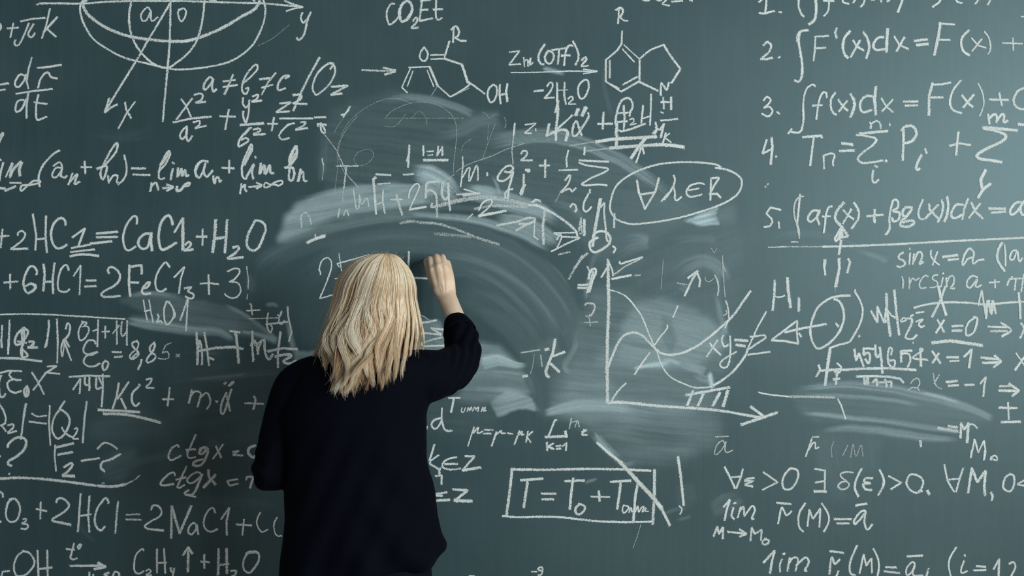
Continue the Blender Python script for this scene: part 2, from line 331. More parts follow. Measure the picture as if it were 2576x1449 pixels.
# small ones
smear([(1364, 170), (1390, 178), (1424, 187)], [14, 18, 10], 0.42, 0.85, 0.6, 0.8, (8, 14), 106, 3)
cloud([(1795, 1270), (1820, 1240), (1860, 1240), (1870, 1270), (1830, 1300), (1800, 1300)], 0.13, 0.8, 8, -30, 0.8, 4, 107)
smear([(1660, 1300), (1690, 1285), (1730, 1276)], 14, 0.18, 0.8, 0.7, 0.8, (20, 14), 108, 3)
smear([(1700, 1306), (1725, 1304), (1740, 1296)], 10, 0.2, 0.7, 0.7, 0.8, (10, 10), 109, 3)
cloud([(1700, 1225), (1745, 1215), (1750, 1260), (1710, 1290)], 0.08, 0.7, 8, 10, 0.7, 4, 110)
smear([(1470, 1215), (1490, 1208), (1505, 1205)], 10, 0.22, 0.8, 0.5, 0.8, (8, 8), 111, 3)
smear([(1522, 150), (1520, 210), (1530, 260), (1545, 310)], 14, 0.10, 0.8, 0.6, 0.8, (40, 40), 112, 3)
smear([(1770, -40), (1772, 200), (1776, 420)], 20, 0.05, 0.5, 0.6, 0.8, (60, 60), 113, 3)
cloud([(2060, 1150), (2080, 1150), (2130, 1250), (2100, 1260)], 0.07, 0.7, 8, 70, 0.5, 6, 114)
smear([(905, 262), (870, 285), (848, 312)], 12, 0.10, 0.6, 0.6, 0.8, (20, 20), 115, 3)

# ---------------------------------------------------------------- the chalkboard
board = empty('chalkboard', (0, 0.015, 0), 'large green chalkboard covered in white chalk formulas, filling the wall behind the woman', 'chalkboard')
bmt, nt, bs = mat('chalkboard_paint', (0.02, 0.04, 0.045), 0.42, 0.9)
bs.inputs['Specular Tint'].default_value = (0.76, 0.97, 1.0, 1)
at = node(nt, 'ShaderNodeAttribute', attribute_name='dust')
tc = node(nt, 'ShaderNodeTexCoord')
mp = node(nt, 'ShaderNodeMapping'); mp.inputs['Scale'].default_value = (420, 420, 420); nt.links.new(tc.outputs['Object'], mp.inputs[0])
n1 = node(nt, 'ShaderNodeTexNoise', Scale=1.0, Detail=2.0); nt.links.new(mp.outputs[0], n1.inputs['Vector'])
mp2 = node(nt, 'ShaderNodeMapping'); mp2.inputs['Scale'].default_value = (160, 160, 9); nt.links.new(tc.outputs['Object'], mp2.inputs[0])
n2 = node(nt, 'ShaderNodeTexNoise', Scale=1.0, Detail=1.0); nt.links.new(mp2.outputs[0], n2.inputs['Vector'])
g = math_n(nt, 'MULTIPLY_ADD', n1.outputs['Fac'], 1.0); g.node.inputs[2].default_value = 1.0
d1 = math_n(nt, 'MULTIPLY', at.outputs['Fac'], g)
e = math_n(nt, 'MULTIPLY', math_n(nt, 'SUBTRACT', n2.outputs['Fac'], 0.45), 0.016)
d2 = math_n(nt, 'ADD', d1, e, True)
mx = node(nt, 'ShaderNodeMix', data_type='RGBA')
mx.inputs[6].default_value = (0.0205, 0.051, 0.060, 1); mx.inputs[7].default_value = (0.66, 0.80, 0.83, 1)
nt.links.new(d2, mx.inputs[0]); nt.links.new(mx.outputs[2], bs.inputs['Base Color'])
rr = math_n(nt, 'MULTIPLY_ADD', d2, 0.7); rr.node.inputs[2].default_value = 0.44
nt.links.new(rr, bs.inputs['Roughness'])
bp = node(nt, 'ShaderNodeBump', Strength=0.08, Distance=0.001); nt.links.new(n1.outputs['Fac'], bp.inputs['Height']); nt.links.new(bp.outputs[0], bs.inputs['Normal'])

def panel(i0, i1, gap0, gap1):
    cols = np.arange(i0, i1 + 1); nx = len(cols)
    X = bx(gx[cols]).copy(); X[0] += gap0; X[-1] -= gap1
    Z = bz(gy)
    XX, ZZ = np.meshgrid(X, Z)
    nf = nx * NY
    front = np.stack([XX.ravel(), np.full(nf, -0.015), ZZ.ravel()], 1)
    k = np.arange(nf).reshape(NY, nx)
    q = np.stack([k[:-1, :-1], k[1:, :-1], k[1:, 1:], k[:-1, 1:]], -1).reshape(-1, 4)
    bk = np.array([[X[0], 0.015, Z[0]], [X[-1], 0.015, Z[0]], [X[-1], 0.015, Z[-1]], [X[0], 0.015, Z[-1]]])
    verts = np.vstack([front, bk]); c = [k[0, 0], k[0, -1], k[-1, -1], k[-1, 0]]
    side = [[c[0], c[1], nf + 1, nf], [c[1], c[2], nf + 2, nf + 1], [c[2], c[3], nf + 3, nf + 2], [c[3], c[0], nf, nf + 3], [nf, nf + 1, nf + 2, nf + 3]]
    F = np.vstack([q, np.array(side)])
    me = bpy.data.meshes.new('panel'); me.vertices.add(len(verts)); me.vertices.foreach_set('co', verts.ravel())
    me.loops.add(F.size); me.loops.foreach_set('vertex_index', F.ravel().astype(np.int32))
    me.polygons.add(len(F)); me.polygons.foreach_set('loop_start', np.arange(0, F.size, 4, dtype=np.int32))
    me.update(); me.validate()
    a = me.attributes.new('dust', 'FLOAT', 'POINT')
    a.data.foreach_set('value', np.r_[dust[:, cols].ravel(), np.zeros(4)].astype(np.float32))
    return link_obj('board_panel', me, bmt, board)
iseam = int(round((1768 - CX0) / S))
panel(0, iseam, 0, 0.0001); panel(iseam, NX - 1, 0.0001, 0)

# ---------------------------------------------------------------- chalk writing
cm, nt, cb = mat('chalk', (0.90, 0.92, 0.89), 0.7, 0.5)
out = nt.nodes['Material Output']
ed = node(nt, 'ShaderNodeAttribute', attribute_name='edge'); op = node(nt, 'ShaderNodeAttribute', attribute_name='strength')
tc = node(nt, 'ShaderNodeTexCoord')
nz = node(nt, 'ShaderNodeTexNoise', Scale=430.0, Detail=2.0); nt.links.new(tc.outputs['Object'], nz.inputs['Vector'])
nn = math_n(nt, 'MULTIPLY_ADD', nz.outputs['Fac'], 2.0); nn.node.inputs[2].default_value = -0.5
x = math_n(nt, 'ADD', math_n(nt, 'MULTIPLY', ed.outputs['Fac'], 0.85), math_n(nt, 'MULTIPLY', nn, 1.05))
x = math_n(nt, 'SUBTRACT', x, 0.78)
x = math_n(nt, 'ADD', x, math_n(nt, 'MULTIPLY', math_n(nt, 'SUBTRACT', op.outputs['Fac'], 1.0), 0.4))
x = math_n(nt, 'MULTIPLY', x, 2.6, True)
fo = math_n(nt, 'MULTIPLY_ADD', op.outputs['Fac'], 0.66); fo.node.inputs[2].default_value = 0.34
al = math_n(nt, 'MULTIPLY', x, fo, True)
tr = node(nt, 'ShaderNodeBsdfTransparent'); ms = node(nt, 'ShaderNodeMixShader')
nt.links.new(al, ms.inputs[0]); nt.links.new(tr.outputs[0], ms.inputs[1]); nt.links.new(cb.outputs[0], ms.inputs[2]); nt.links.new(ms.outputs[0], out.inputs[0])

STROKES = """#coordinate_diagram||chalk ellipse and axes diagram with letters x, y, a and o
@0 0
P 420 55 470 40 680 38 930 42 1200 22 1500 12 1950 12 2174 15 2550 28 3000 40 3450 80
P 955 0 920 50 915 130 960 280 1070 450 1260 580 1440 665 1700 730 1920 780 2060 792 2300 772 2540 728 2700 660 2850 545 2930 430 2990 300 3020 180 3022 80 3000 0
W8
P 985 0 945 40 960 100 1030 190 1200 310 1440 405 1700 450 1940 470 2150 462 2360 395 2550 310 2750 190 2900 105 2960 10
W6
P 1500 12 1475 130 1475 280 1510 430 1600 590 1740 720 1900 775 2030 700 2150 600 2240 470 2280 350 2315 180 2330 10
L 1950 20 1700 440 1555 690 1240 1200 1195 1280
P 1245 1120 1215 1220 1195 1280 1260 1230 1335 1190
L 1945 20 1935 480 1910 780 1880 1100 1855 1385
W5
P 1720 130 1680 85 1610 160 1615 225 1650 240 1690 200 1720 130 1720 210 1740 240 1800 195
P 2040 120 2090 95 2120 130 2105 200 2065 245 2030 170 2040 110 2085 95
W6
L 1425 1165 1440 1250 1495 1345
L 1540 1160 1450 1280 1350 1465
@420 0
L 1340 8 1440 50 1550 80 1440 100 1360 128
P 1545 145 1525 200 1550 260 1585 230
P 1640 140 1600 230 1570 370 1530 440 1495 455 1480 430
P 490 0 530 12 560 0
L 980 5 1000 10
O.35 W2
P 1040 520 1200 440 1400 280
W6 O1
#formula||chalk text ending in + pi k
@0 0
L 80 325 210 315
L 155 265 120 425
L 240 245 370 215 515 205
P 330 265 280 390 225 500 185 520 165 490 180 455
P 385 275 325 380 340 420 370 420 400 375
L 570 100 530 280 480 435
L 655 195 500 365
L 545 335 640 420
P 0 270 15 310 0 340
#fraction||chalk derivative d r over d t
L 0 965 100 950
L 0 1030 60 1020
P 290 865 230 850 180 920 175 970 210 995 270 930 300 850
L 365 655 330 780 305 920 325 1010
L 430 775 540 765 700 740
P 435 1000 460 910 510 840 555 830 585 880 655 895
L 185 1070 370 1040 600 1015
P 275 1140 210 1150 180 1220 190 1275 250 1240 300 1130
L 325 1060 305 1200 305 1345
P 440 1080 415 1200 415 1340 445 1365 535 1330
L 390 1165 535 1185
#formula||chalk text a, b and c unequal, then a slash and O2
@420 0
P 530 905 490 880 440 930 415 1000 440 1020 490 970 530 900 515 980 530 1045 565 1015
L 640 930 780 910
L 640 990 800 970
L 755 850 700 980 655 1075
P 870 950 960 870 1030 790 1020 735 960 780 890 880 855 980 870 1060 910 1060 930 1000 900 1010
L 1055 905 1170 890
L 1080 1000 1205 965
L 1240 830 1150 940 1080 1080
P 1350 895 1395 865 1330 870 1270 950 1265 1020 1300 1025 1350 1005
L 1740 655 1640 830 1540 1030 1440 1260
P 1860 790 1900 725 1830 730 1720 830 1660 980 1680 1060 1720 1075 1850 960 1915 830 1900 740 1850 722
L 1870 990 2060 975 1860 1085 1995 1065
#fraction_sum|fs|chalk sum of squared x, y and z fractions
L 165 1130 215 1200 275 1330
L 290 1120 110 1360
P 310 1085 370 1065 410 1085 390 1140 325 1172 440 1160
L 70 1395 280 1350 505 1330
L 605 1325 780 1330
L 705 1250 665 1475
P 870 1115 865 1180 900 1225 935 1190
P 940 1140 930 1290 900 1395 870 1330 870 1270
P 975 1100 1040 1080 1020 1130 965 1160 1080 1145
W8
L 835 1425 1100 1405
W6
L 1145 1410 1260 1410
L 1220 1340 1195 1490
L 1285 1180 1420 1165 1240 1280 1395 1270
P 1435 1085 1520 1080 1530 1120 1480 1160 1440 1180 1595 1185
L 1285 1350 1660 1350
L 1680 1340 1810 1335
L 2085 1215 2010 1335
P 1985 1310 2030 1300 2070 1250
#chemical_formula||chalk text CO2Et
@880 0
P 510 45 470 45 430 110 420 180 440 265 470 275 520 235 555 190
W9
P 640 15 590 60 565 150 580 230 610 245 670 200 710 110 690 30 640 10
W6
P 720 240 750 200 770 220 750 270 700 320 780 315
L 820 10 795 240
L 805 10 915 0
L 800 115 890 110
L 795 240 945 210
P 985 0 980 120 985 205 1010 225 1050 205
L 950 110 1055 105
#molecule_drawing||chalk molecule with R, O and OH groups
L 1185 305 1175 485
P 1155 340 1210 300 1245 360 1230 410 1195 430
L 1195 430 1260 465 1325 465
L 1135 470 1085 630
P 845 540 805 600 800 660 835 695 870 680 890 620 870 570 845 540
W5
L 920 630 1075 625
L 925 675 1080 670
L 1085 625 1080 670
W7
L 1080 670 1170 700 1275 735
L 1275 735 1300 800 1340 930 1375 955
W5
L 1375 955 1300 1015 1145 1105
W2
L 1355 1005 1160 1105
W5
L 1145 1105 1000 975
L 1375 950 1540 1070
W7
L 910 765 1000 975
W4
L 880 800 955 985
L 670 770 910 760
L 695 770 595 990
L 720 810 655 985
L 590 995 655 1055
W2 O.7
L 1000 980 930 1090
W6 O1
P 1635 965 1585 1010 1570 1090 1600 1165 1645 1145 1675 1060 1670 990 1635 965
L 1710 965 1705 1080 1720 1185
L 1795 955 1780 1050 1795 1155
L 1705 1080 1780 1070
#arrow_mark||short chalk arrow pointing right
O.75
L 140 800 400 808 520 808
O1
L 380 770 520 800
L 400 850 520 815
#chemical_formula||chalk text Zn(OTf)2 over an arrow and -2H2O
@1260 0
W5
L 95 595 215 580 90 740 225 730
L 260 650 270 760
P 265 700 300 680 310 755
P 310 720 340 660 330 740 365 715
W6
P 500 505 440 600 430 680 460 730 490 735
P 530 590 500 650 520 710 570 720 605 640 575 590 530 580
L 585 570 735 550
L 665 560 650 730
P 820 525 780 520 740 580 720 745
L 690 635 790 630
P 820 470 870 570 885 660 850 740
P 920 690 960 650 975 680 940 720 920 755 995 750
W4
L 115 828 400 825 800 810 1100 815
L 940 790 1100 810
L 940 840 1100 815
W6
L 375 1040 485 1030
P 525 985 560 940 590 960 570 1030 500 1120
L 500 1120 610 1110
L 640 940 640 1155
L 725 940 720 1080 740 1190
W3
L 640 1030 765 1025
W5
P 765 1130 800 1100 820 1130 770 1185 855 1185
W6
P 950 910 890 970 880 1060 910 1125 960 1100 1000 1000 990 920 950 910
#molecule_drawing||chalk two-ring molecule with R, N and H
L 1345 90 1335 270
P 1310 115 1360 90 1390 120 1370 180 1345 190
L 1345 190 1400 235 1445 240
L 1380 355 1375 500 1330 570 1195 685
L 1195 685 1195 930
O.8
L 1240 690 1240 890
O1 W5
L 1195 930 1370 1045
L 1250 960 1345 1010
W6
L 1370 1045 1570 930
L 1390 965 1555 875
L 1580 930 1580 670
W4
L 1400 510 1575 670
L 1385 560 1520 705
W6
L 1580 670 1700 570 1855 510
W7
L 1855 510 1920 620 2045 785
W6
L 2045 785 1945 945
L 1820 1085 1825 940 1890 1030 1915 940
L 1850 1110 1855 1240
L 1940 1105 1940 1250
L 1825 1165 1940 1165
L 1570 930 1790 1035
L 1825 1280 1850 1285
L 1820 1375 2015 1355
#chemical_formula||chalk scrap of writing cut by the top edge
P 1610 -5 1650 8 1690 2
P 1770 -10 1800 5 1830 0
P 1880 -20 1880 5 1840 45 1920 65
L 1945 20 2070 10
L 2150 0 2180 8
#integral_formula||chalk line numbered 1 with an integral
@1680 0
L 1035 25 1080 -10
L 1125 -10 1110 140
L 1040 150 1100 155 1215 125
L 1265 140 1295 140
P 1490 -10 1490 80 1520 160 1550 190
W8
P 1680 -10 1690 80 1680 190 1660 240 1605 280
W6
L 1770 10 1890 12
P 1835 -10 1830 100 1810 150 1775 185
P 1990 0 2000 30 2060 45
@2096 0
L 225 35 260 -20
P 360 -10 345 40 310 80
L 430 0 470 0
L 540 0 550 25
L 610 20 640 0
W8
L 790 -10 735 140
W6
P 1220 0 1200 30 1130 80
P 1395 0 1420 25 1465 35
L 1620 45 1650 0
P 1790 -10 1780 20 1760 55
#integral_formula||chalk line numbered 2 with an integral of F'(x)
@1680 0
P 1090 515 1130 480 1175 510 1160 580 1110 630 1055 675
L 1055 675 1130 675 1190 655
L 1258 660 1275 650
W7
P 1475 470 1480 400 1520 355 1600 345
P 1500 370 1490 480 1510 600 1530 750 1525 870 1490 930 1445 915
W6
L 1830 410 1670 420
L 1680 425 1675 560 1660 690
L 1680 550 1800 545
@2096 0
W6
L 40 320 20 370 40 435
W8
P 190 355 130 430 110 530 130 620 170 660
W7
L 225 460 270 530 345 575
L 305 460 200 650
P 340 365 390 440 410 530 400 590 375 665
P 575 425 510 430 465 490 460 540 500 570 590 560
W9
L 620 330 610 460 605 595
W6
L 695 415 750 510 855 560
W7
L 810 425 720 585
W8
L 925 465 1070 450
L 950 515 1080 500
L 1220 260 1200 400 1150 630
W6
L 1230 270 1380 280
L 1195 455 1330 455
W7
P 1545 345 1480 410 1455 480 1480 580 1550 630
W5
L 1575 435 1650 520 1735 545
L 1690 445 1580 585
P 1720 360 1770 430 1790 530 1780 590 1760 615
L 1925 490 2155 500
L 2045 435 2050 575
L 2140 190 2180 190
#integral_formula||chalk line numbered 3 with an integral of f(x)
@1680 0
W6
P 1090 1145 1130 1105 1170 1140 1140 1190 1090 1230 1150 1215 1190 1260 1170 1310 1130 1325 1070 1295
L 1240 1275 1270 1300
P 1680 985 1650 965 1590 1000 1555 1080 1540 1200 1545 1350 1530 1450
@1680 290
P 1530 130 1520 170 1480 200 1400 190
@1680 0
P 1810 1110 1800 1060 1760 1060 1720 1150 1700 1280 1690 1360
L 1650 1205 1755 1195
P 1910 1055 1860 1130 1860 1220 1880 1280 1920 1310
L 1940 1135 2000 1220 2050 1260
L 2045 1145 1950 1270
W8
P 2080 1070 2115 1130 2125 1200 2110 1260 2080 1335
@2096 0
W7
P 470 1110 390 1090 330 1130 305 1200 320 1260 360 1280 440 1250
W8
L 485 990 470 1130 485 1305
W6
L 550 1120 600 1210 680 1280
L 680 1135 555 1270
L 800 1160 965 1155
L 820 1205 960 1200
W9
L 1130 950 1090 1100 1090 1310
W6
L 1130 965 1250 960 1335 940
L 1100 1110 1250 1110
W7
P 1455 915 1370 1020 1330 1150 1360 1250 1460 1290
L 1465 1085 1540 1180 1590 1220
L 1600 1080 1480 1225
W4
P 1650 950 1700 1060 1715 1180 1690 1270 1665 1325
W7
L 1780 1135 1995 1140
L 1890 1060 1920 1200
P 2180 1000 2100 1040 2055 1130 2070 1200 2120 1240 2180 1245
W6
#limit_formula||chalk limit of a sum of sequences
@0 290
P -20 340 20 250 40 220 30 200 0 240
L 0 500 15 515
L 40 540 10 640 -5 745
L 140 545 70 700
L 150 550 120 640 115 710
W9
P 120 690 160 610 240 530
L 250 540 220 620 230 690
W6
L 115 770 245 772
W8
L 0 830 60 835
L 60 860 180 810
W6
P 680 400 600 450 500 560 455 650 440 740 455 810
P 445 745 380 750 320 800 250 860 235 830 260 800 350 795 460 765 445 735
P 700 600 640 600 595 680 620 710 660 690 710 600 680 535 610 580
L 710 610 690 690 740 715 765 690
L 830 660 780 790
P 790 770 880 670 850 780 910 755
L 920 590 1040 590
L 965 525 975 665
P 1105 610 1190 570 1320 420 1335 315 1270 390 1190 540 1150 630 1150 700 1180 725 1220 600 1190 580 1110 610
L 1230 690 1240 770
P 1240 760 1290 690 1340 690 1330 760 1355 765
P 1415 455 1440 560 1440 660 1400 740 1345 790
W7
L 1500 605 1660 605
L 1515 675 1705 680
W6
P 1810 640 1890 550 1940 440 1920 410 1870 480 1820 600 1810 700 1840 730 1875 715
W9
P 1830 570 1880 500 1925 430
W6
L 1960 540 1985 550
W7
L 1970 610 1945 735
L 2030 600 2020 705
P 2030 690 2070 610 2075 695 2110 620 2120 690 2150 680
L 1730 770 1715 865
P 1730 800 1780 770 1805 850
L 1855 830 1975 820
P 1900 790 1975 818 1900 860
P 2020 810 2015 860 2060 850 2110 790 2160 770 2150 800 2100 810
@420 290
W7
P 470 530 400 520 340 600 330 680 370 710 420 620 440 540 420 640 450 700 490 670 520 630
P 400 520 350 560 320 640 350 700
W6
P 530 690 530 740 550 780 555 720 590 710 600 760 620 740
W7
L 630 600 765 605
L 710 515 710 655
P 850 600 910 500 970 400 960 330 910 430 860 560 860 690 900 725 910 690
W9
P 880 560 930 460 965 370
W6
L 1005 470 1015 490
W7
P 910 700 990 560 970 640 985 725
W8
L 1070 550 1055 670
P 1060 660 1110 570 1120 670 1170 570 1180 650 1215 660
W6
L 850 780 835 895
P 850 830 890 790 890 840 910 870
L 935 820 1080 800
P 1020 770 1080 800 1020 835
P 1180 790 1120 770 1110 820 1160 815 1220 770 1300 745 1320 770 1280 800 1230 790 1180 790
W9
P 1400 570 1440 480 1480 420 1470 350
P 1400 570 1400 500 1430 420 1470 350
P 1480 380 1470 480 1400 570
W7
P 1345 600 1400 590 1440 610 1450 670 1430 740 1390 720 1400 590
L 1525 615 1495 750
P 1500 700 1550 640 1560 740 1595 750
W6
#fraction_sum|fs|
P 230 130 180 170 150 230 170 270 220 230 230 140 220 240 245 295 290 235
P 300 80 370 65 370 110 325 150
L 325 150 450 120
P 960 140 890 200 830 280 815 350 850 345 930 290 900 260 850 280
W8
L 940 150 880 220
W6
P 985 165 1050 150 1060 180 985 220 1125 215
P 1450 90 1380 110 1300 190 1280 240 1310 275 1395 260
P 1520 80 1580 80 1540 130 1465 165 1600 145
#arrow_mark||faint chalk stroke with a small loop
L 1715 100 1815 110
P 1720 130 1750 90 1790 150 1800 200 1760 180 1750 90
W3 O.6
L 1790 210 1940 410 1980 500 2060 690 2174 820
W2 O.5
P 2170 10 2060 140 1990 260 1955 380 1950 430 1970 540 2020 650
O1 W6
#letter_mark||thin chalk letter T
W5 O.8
L 1930 580 2180 578
L 2045 590 2015 830
O.6 W3
L 2010 830 2000 980
#chemical_equation||chalk equation ending CaCl2 + H2O
@0 550
W6
L -10 205 105 195
L 30 120 10 330
P 205 190 205 165 250 140 290 180 260 240 190 300 125 345
W7
L 125 348 315 342
L 375 -50 390 40 415 200 405 355
L 525 -30 520 200 535 385
L 415 235 525 225
P 750 75 740 20 690 -7 620 50 585 150 590 240 620 310 660 340 720 325 765 295
L 825 215 970 110 895 310
L 815 335 1035 295
L 1100 170 1340 150
L 1100 212 1340 208
L 1030 285 1275 258
W6
L 805 380 1080 350
W7
P 800 430 900 410 1000 410 1125 425
W6
P 1560 60 1560 -10 1520 -25 1450 60 1410 170 1405 250 1430 340 1480 360 1550 315
W8
P 1700 170 1650 175 1590 230 1580 300 1630 345 1690 310 1725 160
L 1725 170 1720 260 1735 365
P 1970 70 1950 -5 1910 -35 1840 40 1810 180 1820 300 1850 355 1920 330 2010 275
W6
L 1990 155 2085 -8
W9
L 2085 0 2085 355
@420 550
W7
P 210 300 245 265 275 290 240 340 200 365 300 350
L 335 205 455 205
W6
L 408 120 405 305
W8
L 555 10 545 200 520 385
L 685 15 675 200 660 390
L 550 230 680 210
W7
P 750 330 800 315 820 340 770 400 690 455 870 440
P 1010 15 930 170 910 270 930 335 985 365 1050 320 1100 200 1125 120 1100 50 1020 20 990 40
#chemical_equation||chalk equation 6HCl = 2FeCl3
@0 550
W6
L 45 730 205 715
L 115 635 118 800
W7
P 415 640 420 590 380 545 330 560 285 650 268 740 290 820 330 850 390 800 400 770 360 740 290 770
W9
P 330 848 390 810 405 765 350 740
W7
L 498 520 510 640 495 825
L 622 505 600 700 607 850
L 500 720 600 718
W6
P 785 590 770 540 740 530 690 590 660 720 670 810 720 835 765 830 795 800
W5
L 840 655 920 530 908 870
W7
L 985 705 1095 705
L 965 775 1095 768
P 1245 625 1230 590 1250 555 1300 560 1360 620 1365 690 1310 760 1200 820 1155 865 1190 890 1280 890 1370 880
L 1475 530 1470 730 1485 885
L 1480 550 1615 530 1615 630
L 1480 725 1580 730
P 1620 800 1680 780 1710 730 1680 730 1630 790 1620 840 1660 860 1715 850
P 1935 550 1900 505 1870 510 1800 610 1770 720 1790 810 1840 830 1895 800
W6
L 1985 670 2105 545 2060 690 2040 850
@420 550
P 200 795 280 780 240 825 300 860 300 900 260 910 210 885
W6
L 380 740 480 735 590 745
L 475 640 480 865
W5
P 690 605 760 570 820 575 825 620 770 690 715 720
P 715 720 790 725 830 760 840 830 800 890 740 905 680 880 660 855
O.7 W4
L 908 545 930 700 925 800
L 920 860 912 915
O1
#chemical_formula||chalk text H2O over the smear
@0 550
W5
L 1635 925 1650 1020 1680 1165
L 1700 925 1720 1050 1745 1180
L 1650 1055 1720 1040
P 1795 1090 1810 1120 1790 1180 1830 1165 1850 1190
P 1900 940 1870 1040 1880 1170 1915 1205 1980 1110 1960 1000 1900 940
P 1925 940 1990 1060 1990 1120 1960 1150
W6
L 2055 1160 2140 910 2120 1280
#divider_line||long chalk line at the left edge
@0 550
W5
L 0 1092 300 1085 600 1095 1000 1118 1430 1145
#formula||chalk scribbled row with q and 14
W5
L 25 1220 15 1460
W6
L 110 1155 100 1460
W7
P 270 1245 195 1320 170 1400 200 1440 270 1390 320 1290 270 1245
L 270 1260 280 1350 260 1449
L 200 1400 300 1415
W5
L 330 1395 395 1400 345 1455
W7
L 555 1160 560 1220 530 1450
W6
L 650 1145 660 1450
P 750 1260 770 1190 800 1230 780 1330 720 1400 700 1460
L 740 1370 790 1460
W5
P 990 1185 940 1190 895 1290 910 1380 960 1370 1010 1290 1000 1230 940 1230
P 930 1170 990 1190 960 1215
L 1060 1280 1120 1260
L 1120 1150 1110 1460
L 1160 1290 1250 1285
L 1200 1225 1200 1360
O.8
L 1285 1310 1360 1215
L 1330 1165 1335 1430
P 1390 1170 1380 1290 1400 1340 1450 1280
L 1450 1160 1445 1440
O1
#letter_mark||faint chalk ladder of crossed letters
@420 550
O.9 W5
P 945 975 960 980 965 1050 975 1095
L 905 1050 1060 1040
W4 O.7
L 935 1140 1270 1130
W6 O.8
P 1155 1075 1140 1160 1145 1240 1180 1300 1200 1240 1170 1200 1140 1200
L 1130 1205 1390 1175
P 1260 1095 1290 1110 1310 1050 1280 1130 1280 1190 1310 1200 1340 1160
L 1375 1005 1380 1100 1400 1200 1420 1290 1390 1400
O1
#chemical_formula|ham|chalk row of tall letters H, I, M
@420 550
W6
L 790 1290 800 1450
L 720 1280 830 1295
O.8 W5
L 335 1290 355 1450
L 425 1290 450 1450
P 950 1449 970 1390 970 1300 985 1380 1010 1449 1060 1400 1110 1380 1120 1449
L 1290 1290 1275 1449
O1
#letter_mark||short bold chalk dash
@420 550
W10
P 1600 275 1680 235 1800 195
W4
L 1690 180 1690 230
#formula||thin chalk 2 and plus beside the blonde hair
W4
P 1750 635 1745 600 1735 580 1760 490 1820 445 1870 480 1870 570 1820 720 1740 910
L 1740 912 1950 850
W3
L 1960 395 1975 500 1998 635
W4
L 1965 550 1935 515 2170 450 2300 415
L 1915 685 1970 675
#formula|circled|chalk oval round the text for all lambda in R
@1260 290
W6
@1680 270
P 605 680 540 650 400 632 200 625 0 635 -150 660 -330 720 -480 800 -590 900 -640 1020 -660 1150 -620 1240 -560 1290 -420 1330 -250 1320 0 1285 200 1240 400 1180 550 1130 700 1060 800 980 840 890 830 810 760 750 650 705 540 690
P 65 775 80 830 60 900 20 970 -40 1050
P 60 900 80 970 80 1040 105 1060 155 1020
P 415 875 350 865 260 890 210 960 240 1015 310 1015 390 990
L 235 945 355 925
L 490 820 485 1060
P 490 810 580 805 540 870 475 990
L 475 990 560 985 600 1030
#sum_formula||chalk line numbered 4 with T and sums
@1680 270
L 1125 370 1075 530 1190 470
W8
L 1180 350 1190 450 1170 650
W6
L 1230 555 1235 568
W7
L 1535 340 1750 325 1755 350
L 1660 340 1640 500 1620 665
W6
L 1775 550 1780 700
P 1775 550 1860 525 1900 550 1880 620 1885 665
W8
L 1980 410 2105 425
L 1960 500 2120 490
W6
L 1370 300 1410 245
L 1110 903 1115 908
L 1140 872 1143 874
@2096 270
P 420 170 430 200 425 240
P 430 190 490 155 530 180 540 240
L 640 190 650 210
W8
L 300 300 620 270
W7
P 265 315 350 325 460 345 490 375 440 440 330 520 280 580 290 610 340 635 450 625 565 605
L 600 605 603 620
L 470 665 505 685
P 455 720 445 790 450 845 480 855 515 825
W8
L 800 240 800 400 790 600
P 780 265 810 225 880 210 930 240 945 310 910 370 860 400 810 410
W7
L 1045 475 1065 525
P 1005 540 970 610 945 680 955 715 985 695
L 1325 440 1430 410 1560 430
L 1425 280 1410 420 1400 545
P 1765 80 1770 140 1780 190
P 1770 130 1830 80 1860 100 1860 170
P 1865 150 1920 80 1945 100 1940 160 1960 170 1985 150
W9
L 1705 230 1850 240 2095 265
P 1710 240 1850 270 1950 310 1960 350 1900 400 1750 470 1650 530 1635 560 1680 590 1800 605 1915 625
L 2110 195 2180 200
P 1735 715 1700 780 1680 830 1690 900 1700 930
P 1790 870 1720 925 1690 960 1650 1030
W6
#integral_formula||chalk line numbered 5 with an integral
@1680 270
L 1285 1170 1170 1140 1120 1210 1180 1270 1190 1310 1160 1355 1095 1365
L 1260 1305 1270 1380
L 1505 990 1490 1150 1470 1340
W5 O.8
P 1550 1015 1500 1020 1450 1080 1435 1180 1450 1280 1490 1380 1495 1460
O1 W7
P 1720 1180 1650 1180 1600 1240 1600 1290 1640 1300 1710 1230 1725 1165 1700 1260 1725 1335
P 1870 1130 1830 1140 1800 1220 1790 1320 1775 1430
L 1760 1245 1850 1240
W8
P 2005 1085 1940 1160 1905 1250 1930 1310 1965 1340
W6
L 2000 1170 2050 1230 2120 1275
L 2090 1160 1995 1325
@2096 270
W7
P 235 1085 285 1170 290 1250 260 1310 210 1380
L 385 1240 565 1225
L 470 1165 470 1310
P 600 1450 640 1380 640 1250 665 1120 690 1055 735 1070 735 1140 680 1180 750 1200 750 1270 690 1300 670 1260
P 900 1145 830 1140 790 1190 800 1240 850 1230 900 1150 830 1250 780 1290 770 1350 850 1360 920 1320 890 1290 790 1310
P 1020 1055 980 1150 970 1220 990 1270 1040 1275
L 1090 1100 1100 1170 1190 1260
L 1195 1110 1050 1265
P 1235 1055 1250 1130 1230 1230 1190 1305
P 1295 1020 1310 1120 1290 1240 1265 1300
P 1480 1110 1400 1110 1350 1190 1350 1250 1400 1260 1470 1220
L 1535 1040 1490 1160 1470 1275
L 1570 1085 1620 1190 1700 1265
L 1675 1095 1545 1260
W8
L 1770 1155 1960 1155
L 1800 1200 1960 1190
W7
P 2150 1080 2080 1090 2020 1160 2020 1220 2080 1200 2140 1120 2180 1060
P 2150 1080 2130 1160 2150 1220 2180 1225
W6
#chalk_trace||faint half-wiped chalk circles
@840 240
W2 O.32
